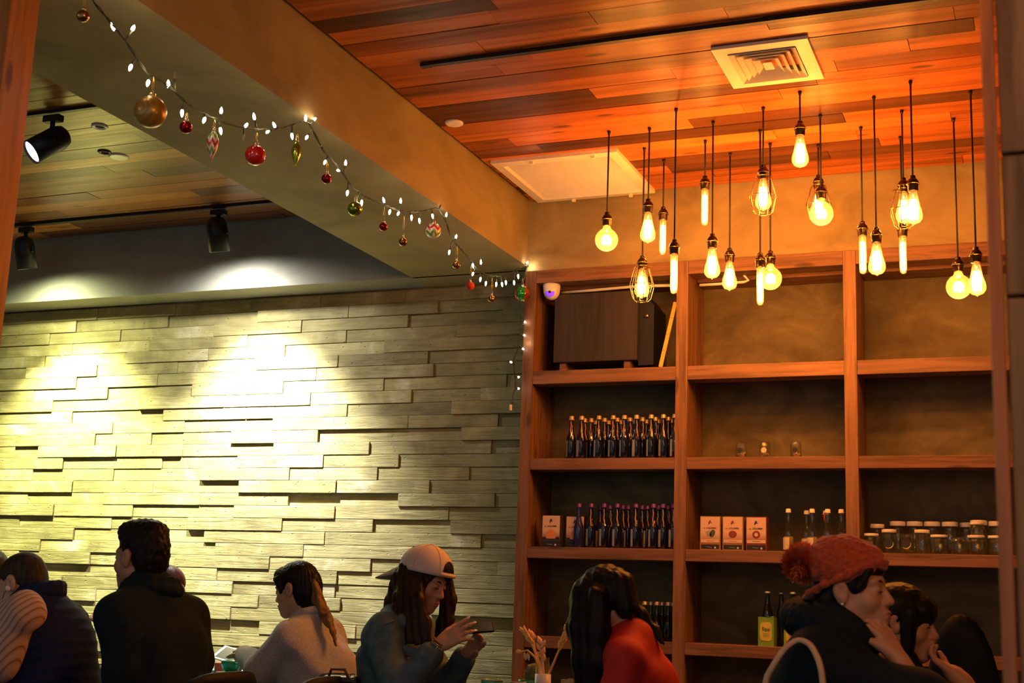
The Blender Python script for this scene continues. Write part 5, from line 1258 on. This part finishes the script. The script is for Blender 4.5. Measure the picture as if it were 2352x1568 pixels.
    MB().ell(q(0, 0, 1.01), (.007, .007, .004), 10, 6).build('cap_button', M_CAP, cap)
    v = []; f = []; n = 14
    for j in range(6):
        for i in range(n+1):
            a = -PI*.5+(-1.15+2.3*i/n); x = (i-n/2)/(n/2); b = cc+Rt@(V(math.sin(1.56)*math.cos(a), math.sin(1.56)*math.sin(a), math.cos(1.56))*V(.1, .12, .112)*1.005)
            v.append(b+Rt@V(0, -1, -.62)*.112*(j/5)*math.sqrt(max(0, 1-x*x*.92))+Rt@V(0, 0, -.012)*x*x*(j/5)-o0)
    for j in range(5):
        for i in range(n): f.append((j*(n+1)+i, j*(n+1)+i+1, (j+1)*(n+1)+i+1, (j+1)*(n+1)+i))
    bo = MB().add(v, f, True).build('cap_bill', plain('cap_bill_cloth', (.40, .36, .24), .8), cap); md = bo.modifiers.new('thickness', 'SOLIDIFY'); md.thickness = .004
    jl = [cone(p[1], p[1]+(p[2]-p[1])*.84, p[3], p[4]*1.1) if abs(p[3]-.038) < 1e-6 else p for p in A]
    surf('denim_jacket', grow(T, .028)+grow(jl, .022), M_DENIM, t, .010, (), .040, folds(.006, 30, 3))
    cl = [at(905, 1392, Y-.05), at(925, 1425, Y-.14), at(952, 1450, Y-.13)]; surf('jacket_collar', [cone(cl[0], cl[1], .022, .022), cone(cl[1], cl[2], .022, .010), cone(NB+V(-.09, 0, .015), cl[0], .024, .022)], M_DENIM, t, .008, (), .02)
    MB().tube([at(885, 1432, Y-.235)-o0, at(905, 1425, Y-.20)-o0], .004, 5).build('shoulder_seam', M_DENIM, t)
    pk = at(955, 1500, Y-.19)-o0
    surf('pocket_flap', [cone(at(928, 1488, Y-.17), at(962, 1497, Y-.15), .012, .012), cone(at(930, 1500, Y-.17), at(958, 1507, Y-.15), .010, .010)], M_DENIM, t, .006, (), .012)
    MB().ell(at(953, 1502, Y-.185)-o0, (.005, .004, .005), 10, 6).build('jacket_button', M_BRASS, t)
    MB().tube([at(981, 1430, Y-.10)-o0, at(984, 1460, Y-.11)-o0, at(983, 1490, Y-.11)-o0], [.008, .01, .012], 8).build('inner_top', M_INNER, t)
    for k, (e, w_) in enumerate(zip(el, wr)):
        d = unit(w_-e); p = w_-d*(.026 if k else .03)-o0; MB().tube([p-d*.05, p-d*.02, p], [.043, .041, .036], 18).build('sleeve_cuff', M_CUFF, t)
    d = unit(wr[1]-el[1]); p = wr[1]-d*.008; side = unit(np.cross(d, V(0, 1, 0))); y = unit(np.cross(side, d)); oo = V(0, -1, 0); oo = unit(oo-d*np.dot(oo, d)); ss = np.cross(d, oo); Rw = np.array([d, ss, oo]).T
    n = 18; wt = thing('wrist_watch', 'square smart watch on the near wrist of the girl in the cap', 'watch', p); 
    MB().tube([oo*math.cos(a)*.0275+ss*math.sin(a)*.0295 for a in np.linspace(0, 2*PI, n+1)[:-1]], .005, 6, closed=True).build('strap', M_CUFF, wt)
    m = MB().box((-.019, -.016, .026), (.019, .016, .036), .004); m.v = [tuple(Rw@V(*q_)) for q_ in m.v]; wc = m.build('watch_case', M_STEEL, wt)
    m = MB().box((-.0165, -.0135, .0362), (.0165, .0135, .0368)); m.v = [tuple(Rw@V(*q_)) for q_ in m.v]; m.build('watch_screen', M_EYE, wc)
    br = thing('bracelet', 'brown leather bracelet beside the smart watch', 'bracelet', wr[1]+d*.022)
    MB().tube([oo*math.cos(a)*.0285+ss*math.sin(a)*.030 for a in np.linspace(0, 2*PI, n+1)[:-1]], .0042, 6, closed=True).build('band', M_LEATH, br)
    MB().tube([oo*math.cos(a)*.030+ss*math.sin(a)*.031-d*.008 for a in np.linspace(-.5, .9, 6)], .003, 6).build('clasp', M_BRASS, br)
    surf('trousers', grow(legs(PV, fw, lat), .012)+[ell(PV, (.15, .17, .10))], M_TROU, t, .02, (), .03)
    # the phone
    c = at(1092, 1443, Y-.125); ph = thing('smartphone', 'black smartphone held in both hands by the girl in the cap', 'phone', c)
    xd = unit(at(1131, 1441, Y-.10)-at(1062, 1447, Y-.15)); nrm = unit(V(-.35, -.62, .72)-xd*np.dot(V(-.35, -.62, .72), xd)); yd = np.cross(nrm, xd); Rp = np.array([xd, yd, nrm]).T
    m = MB().box((-.072, -.036, -.004), (.072, .036, .004), .003); m.v = [tuple(Rp@V(*q_)) for q_ in m.v]; b = m.build('phone_body', M_BLK, ph)
    m = MB().box((-.066, -.033, .0042), (.066, .033, .0046)); m.v = [tuple(Rp@V(*q_)) for q_ in m.v]; m.build('phone_screen', M_EYE, b)
    chair('black chair of the girl in the cap', (PV[0], PV[1], 0), 0, at(800, 1548, PV[1])[2], .20)
    c = at(800, 1562, 4.9); bg = thing('dark_bag', 'dark glossy brown bag hanging between the grey sweater and the denim jacket', 'bag', (c[0], 4.86, .62))
    MB().box((-.085, -.05, 0), (.085, .05, at(800, 1551, 4.86)[2]-.62), .02).build('bag_body', plain('glossy_brown_leather', (.03, .012, .008), .2, 0, .3, 20, .3), bg)
    MB().tube([(-.05, -.04, .17), (-.03, -.05, .215), (.03, -.05, .215), (.05, -.04, .17)], .006, 7).build('strap', M_LEATH, bg)
    MB().tube([(.012*math.cos(a)+.07, -.055, .19+.012*math.sin(a)) for a in np.linspace(0, 2*PI, 14)[:-1]], .0025, 5, closed=True).build('buckle', M_BRASS, bg)
girl_cap()

# ---- woman in red, bent forward
def woman_red():
    Y = 4.6; fw = unit((-1, -.05, 0)); lat = unit(np.cross(fw, Zu)); R = headframe((-.70, .0, -.71), (-.71, 0, .70)); s = 1.
    hc = at(1392, 1388, Y); NB = at(1450, 1468, Y); PV = at(1492, 1700, Y+.03); PV[2] = .53
    t = person('woman in a red top bending forward with long black hair', V(PV[0], PV[1], 0))
    sh = [at(1436, 1512, Y-.17), at(1462, 1495, Y+.14)]; el = [at(1408, 1630, Y-.20), at(1420, 1640, Y+.2)]; wr = [el[0]+V(-.2, .1, .02), el[1]+V(-.2, -.08, .0)]
    T = torso(NB, PV, lat, .13, .10, .10, .125); A = arm(sh[0], el[0], wr[0], (.050, .046, .04, .026))+arm(sh[1], el[1], wr[1])
    surf('body', head_prims(hc, R, s)+neck(hc, R, NB, .95)+T+A+hand(wr[0], wr[0]-el[0], V(0, 0, -1), 1)[0]+hand(wr[1], wr[1]-el[1], V(0, 0, -1), -1)[0]+legs(PV, fw, lat), M_SKIN, t, .013, [headfine(hc, 1, .005)], .022); features(hc, R, s, t)
    E = lambda p, r, k=None: ell(hc+R@V(*p), V(*r), R, k)
    f1 = [at(1345, 1365, Y-.05), at(1340, 1440, Y-.08), at(1348, 1520, Y-.10), at(1350, 1600, Y-.10)]; f2 = [at(1375, 1375, Y-.09), at(1372, 1450, Y-.11), at(1372, 1520, Y-.12), at(1362, 1600, Y-.12)]
    bk = [at(1436, 1375, Y+.02), at(1466, 1412, Y+.02), at(1502, 1447, Y+.02), at(1527, 1482, Y+.0)]
    hp = [E((0, -.02, .045), (.086, .106, .088)), E((0, .045, .06), (.075, .06, .05)), cone(at(1420, 1350, Y-.03), at(1440, 1395, Y-.05), .065, .04), sub(E((0, .14, -.07), (.07, .08, .12), .008))]
    for pth, rad in ((f1, (.052, .055, .05, .04)), (f2, (.046, .045, .042, .03)), (bk, (.04, .028, .016, .006))): hp += [cone(pth[i], pth[i+1], rad[i], rad[i+1]) for i in range(3)]
    surf('hair', hp, M_HBLACK, t, .007, (), .025, lambda X, Y_, Z: .0022*np.sin(160*(X+.1*Z))+.0015*np.sin(260*(Y_+X*.4)))
    surf('red_top', grow(T, .020)+grow(A, .018)+[ell(NB+(PV-NB)*.42-fw*.02, (.13, .15, .16))], M_RED, t, .010, (), .022, folds(.006, 30, 5))
    surf('trousers', grow(legs(PV, fw, lat), .012)+[ell(PV, (.15, .17, .10))], M_TROU, t, .02, (), .03)
    chair('black chair under the woman in red', (PV[0], PV[1], 0), PI, .70)
woman_red()

# ---- woman with the knit hat
def woman_hat():
    Y = 3.9; fw = unit((1, -.05, 0)); lat = unit(np.cross(fw, Zu)); R = headframe((1, -.12, .05), (-.05, 0, 1)); s = 1.0
    hc = at(1932, 1362, Y-.075)+R@V(-.078, .012, .006); NB = at(1915, 1452, Y); PV = at(1880, 1800, Y+.02); PV[2] = .53
    t = person('woman in a rust knit bobble hat and black coat resting her chin', V(PV[0], PV[1], 0)); o0 = np.array(t.location)
    sh = [NB+(PV-NB)*.15-lat*.17, NB+(PV-NB)*.15+lat*.17]; el = [at(2070, 1640, Y+.14), at(2128, 1618, Y-.10)]; wr = [at(2060, 1575, Y+.10), at(2066, 1522, Y-.06)]
    T = torso(NB, PV, lat, .165, .115, .11, .13); A = arm(sh[0], el[0], wr[0])+arm(sh[1], el[1], wr[1], (.05, .043, .036, .026))
    h1, tp = hand(wr[1]+V(-.004, 0, .01), at(2026, 1450, Y-.05)-wr[1], V(-.55, .25, .3), 1, (.35, .6, .4), .10, .94, (.5, .5)); h2, _ = hand(wr[0], V(-.05, .02, .08), V(-1, 0, .2), -1)
    surf('body', head_prims(hc, R, s)+neck(hc, R, NB, .95)+T+A+h1+h2+legs(PV, fw, lat), M_SKIN, t, .014, [headfine(hc, 1, .0038), (wr[1]-.05, wr[1]+V(.05, .06, .13), .004)], .020); features(hc, R, s, t)
    E = lambda p, r, k=None: ell(hc+R@V(*p), V(*r), R, k); Tt = lambda x, y, z: hc+R@V(x, y, z)
    surf('hair', [E((0, -.016, .02), (.079, .098, .08)), cone(Tt(.062, .062, .055), Tt(.073, .038, .005), .014, .008), cone(Tt(-.062, .062, .055), Tt(-.073, .038, .005), .014, .008), E((0, .072, .062), (.055, .022, .022)), cone(Tt(.05, -.06, -.02), Tt(.05, -.05, -.09), .03, .02), sub(E((0, .122, -.04), (.12, .075, .085), .008)), sub(E((.105, -.0, -.04), (.045, .045, .06), .01)), sub(E((-.105, -.0, -.04), (.045, .045, .06), .01))], M_HBLACK, t, .006, (), .015)
    knit = lambda X, Y_, Z: .0028*np.sin(150*X+40*np.sin(14*Z))*np.sin(120*Z+30*X)+.0022*np.sin(80*(X+Y_))
    hat = surf('knit_hat', [E((0, -.014, .070), (.097, .116, .080)), E((0, -.034, .095), (.085, .092, .066)), sub(ell(hc+R@V(0, .06, -.055), (.17, .20, .100), R@np.array([[1, 0, 0], [0, math.cos(.38), -math.sin(.38)], [0, math.sin(.38), math.cos(.38)]]), .006))], M_HAT, t, .0055, (), .02, knit)
    rim = [hc+R@V(.093*math.cos(a), -.016+.112*math.sin(a), .034+.048*math.sin(a)) for a in np.linspace(0, 2*PI, 21)]
    surf('hat_rim', [cone(rim[i], rim[i+1], .0105, .0105) for i in range(20)], M_HAT, hat if False else t, .006, (), .01, knit)
    pc = at(1843, 1292, Y-.02); pm = MB(); rn = random.Random(2)
    for i in range(3200):
        a = rn.uniform(0, 2*PI); z = rn.uniform(-1, 1); q = V(math.sqrt(1-z*z)*math.cos(a), math.sqrt(1-z*z)*math.sin(a), z); L = rn.uniform(.048, .062)
        x = unit(np.cross(q, V(.3, .5, .8))); w_ = .0024; tip = q*L+V(rn.uniform(-.006, .006), rn.uniform(-.006, .006), rn.uniform(-.006, .004))
        pm.add([pc+q*.018-o0-x*w_, pc+q*.018-o0+x*w_, pc+tip-o0+x*w_*.5, pc+tip-o0-x*w_*.5], [(0, 1, 2, 3)])
    pm.ell(pc-o0, (.036,)*3, 16, 10); me = pm.build('pompom', plain('rust_wool_lit', (.72, .17, .06), .95, 0, .35, 90, .3), t)  # hat wool in a brighter copy, its orange light put into the colour
    surf('black_coat', grow(T, .034)+grow(arm(sh[0], el[0], wr[0])[:2], .026)+grow([cone(sh[1], el[1], .05, .043), cone(el[1], el[1]+(wr[1]-el[1])*.25, .036, .034)], .028), M_COAT, t, .012, (), .05, folds(.005, 24, 6))
    cc = NB+V(0, 0, .015); n = 16; hd = [cc+fw*math.cos(2*PI*i/n)*.10+lat*math.sin(2*PI*i/n)*.10+V(0, 0, -.03*math.cos(2*PI*i/n)) for i in range(n+1)]
    surf('fur_hood', [cone(hd[i], hd[i+1], .034, .034) for i in range(n)]+[ell(at(1838, 1420, Y+.02), (.05, .065, .045)), cone(at(1838, 1422, Y), hd[8], .042, .04)], M_COAT, t, .009, (), .03, lambda X, Y_, Z: .006*np.sin(140*X)*np.sin(130*Y_)*np.sin(150*Z))
    MB().ell(Tt(.089, -.008, -.036)-o0, (.005,)*3, 10, 6).build('earring', M_SILV, t)
    surf('trousers', grow(legs(PV, fw, lat), .012)+[ell(PV, (.15, .17, .10))], M_TROU, t, .02, (), .03)
    # tote bag on her shoulder
    px = [(1752, 1572, -.30), (1775, 1530, -.31), (1803, 1487, -.30), (1834, 1466, -.27), (1862, 1478, -.29), (1882, 1515, -.33), (1893, 1570, -.34)]
    p = [at(u, v, Y+dy) for u, v, dy in px]; tb = thing('tote_bag', 'cream canvas tote bag strap over the shoulder of the black coat', 'bag', V(p[0][0]+.09, Y-.27, .30)); tl = np.array(tb.location)
    v = []; f = []
    sm = []
    for i in range(len(p)-1):
        for q in range(4): sm.append(p[i]+(p[i+1]-p[i])*q/4)
    sm.append(p[-1]); sm = [sm[0]-V(.01, 0, .22)]+sm+[sm[-1]-V(-.01, 0, .22)]
    for _ in range(2): sm = [sm[0]]+[(sm[i-1]+sm[i]*2+sm[i+1])/4 for i in range(1, len(sm)-1)]+[sm[-1]]
    for i, q in enumerate(sm):
        tg = unit(sm[min(i+1, len(sm)-1)]-sm[max(i-1, 0)]); sd = unit(np.cross(tg, V(0, 1, 0))); up = V(0, 1, 0)
        for sx, sy in ((-1, -1), (1, -1), (1, 1), (-1, 1)): v.append(q+sd*sx*.0065+up*sy*.014-tl)
    for i in range(len(sm)-1):
        for k in range(4): l = (k+1) % 4; f.append((i*4+k, i*4+l, (i+1)*4+l, (i+1)*4+k))
    MB().add(v, f, True).build('shoulder_strap', M_TOTE, tb)
    MB().box((-.16, -.03, 0), (.16, .03, .30), .012).build('bag_body', M_TOTE, tb)
    chair('black chair under the woman in the knit hat', (PV[0], PV[1], 0), 0, .66)
woman_hat()

# ---- woman in the shade at right
def woman_dark():
    Y = 4.6; fw = unit((1, -.05, 0)); lat = unit(np.cross(fw, Zu)); R = headframe((1, -.06, -.10), Zu); s = .98
    hc = at(2076, 1430, Y); NB = at(2050, 1520, Y); PV = at(2030, 1800, Y+.02); PV[2] = .50
    t = person('dark haired woman in shade at right resting her chin on her hand', V(PV[0], PV[1], 0))
    sh = [NB+(PV-NB)*.15-lat*.16, NB+(PV-NB)*.15+lat*.16]; wr = [at(2190, 1600, Y+.12), at(2196, 1552, Y-.04)]; el = [at(2160, 1700, Y+.14), at(2275, 1640, Y-.08)]
    T = torso(NB, PV, lat, .155, .105, .10, .125); A = arm(sh[0], el[0], wr[0])+arm(sh[1], el[1], wr[1], (.05, .043, .037, .027))
    h1, _ = hand(wr[1], at(2150, 1518, Y-.02)-wr[1], V(-.3, .2, .6), 1, (.4, .6, .5), .1, .92, (.5, .5)); h2, _ = hand(wr[0], V(.08, -.04, .02), V(0, 0, -1), -1)
    surf('body', head_prims(hc, R, s)+neck(hc, R, NB, .95)+T+A+h1+h2+legs(PV, fw, lat), M_SKIN, t, .014, [headfine(hc), (wr[1]-V(.1, .05, .04), wr[1]+V(.05, .06, .10), .0045)], .02); features(hc, R, s, t)
    E = lambda p, r, k=None: ell(hc+R@V(*p), V(*r), R, k); Tt = lambda x, y, z: hc+R@V(x, y, z)
    surf('hair', [E((0, -.016, .040), (.085, .106, .090)), E((0, .065, .045), (.07, .036, .045)), cone(Tt(.070, .025, .03), Tt(.072, .03, -.08), .03, .022), cone(Tt(-.07, .025, .03), Tt(-.072, .03, -.08), .03, .022), cone(Tt(.03, -.07, .0), Tt(.04, -.07, -.18), .06, .05), cone(Tt(-.03, -.07, .0), Tt(-.04, -.07, -.18), .06, .05), sub(E((0, .13, -.065), (.075, .075, .075), .008))], M_HBLACK, t, .007, (), .02, strands(.0018, 40, hc[0], hc[1]))
    surf('black_top', grow(T, .024)+grow([cone(sh[0], el[0], .05, .043), cone(sh[1], el[1], .05, .043)], .02), M_COAT, t, .013, (), .04)
    surf('trousers', grow(legs(PV, fw, lat), .012)+[ell(PV, (.15, .17, .10))], M_TROU, t, .02, (), .03)
    chair('black chair under the woman in shade', (PV[0], PV[1], 0), 0, .64)
woman_dark()
# ---- unidentified round black shape at the far right, built as a chair
YR = 5.3; c = at(2212, 1468, YR); zt = at(2185, 1397, YR)[2]
t = chair('unidentified round black shape at the far right behind the women, built as a chair', (c[0], YR+.2, 0), PI/2, zt, .155, True)
ch = [o for o in t.children if o.name.startswith('backrest')][0]
MB().tube([(-.06+.012*i, -.235-.012, .85+.022*math.sin(PI*i/8)) for i in range(9)], .0016, 5).build('piping_highlight', M_STEEL, t)  # bright steel arc in place of a highlight along the piping
MB().ell((.045, -.262, .845), (.005, .004, .005), 10, 6).build('glint_bead', M_SILV, t)  # silver bead modelled where the black surface only shows a glint
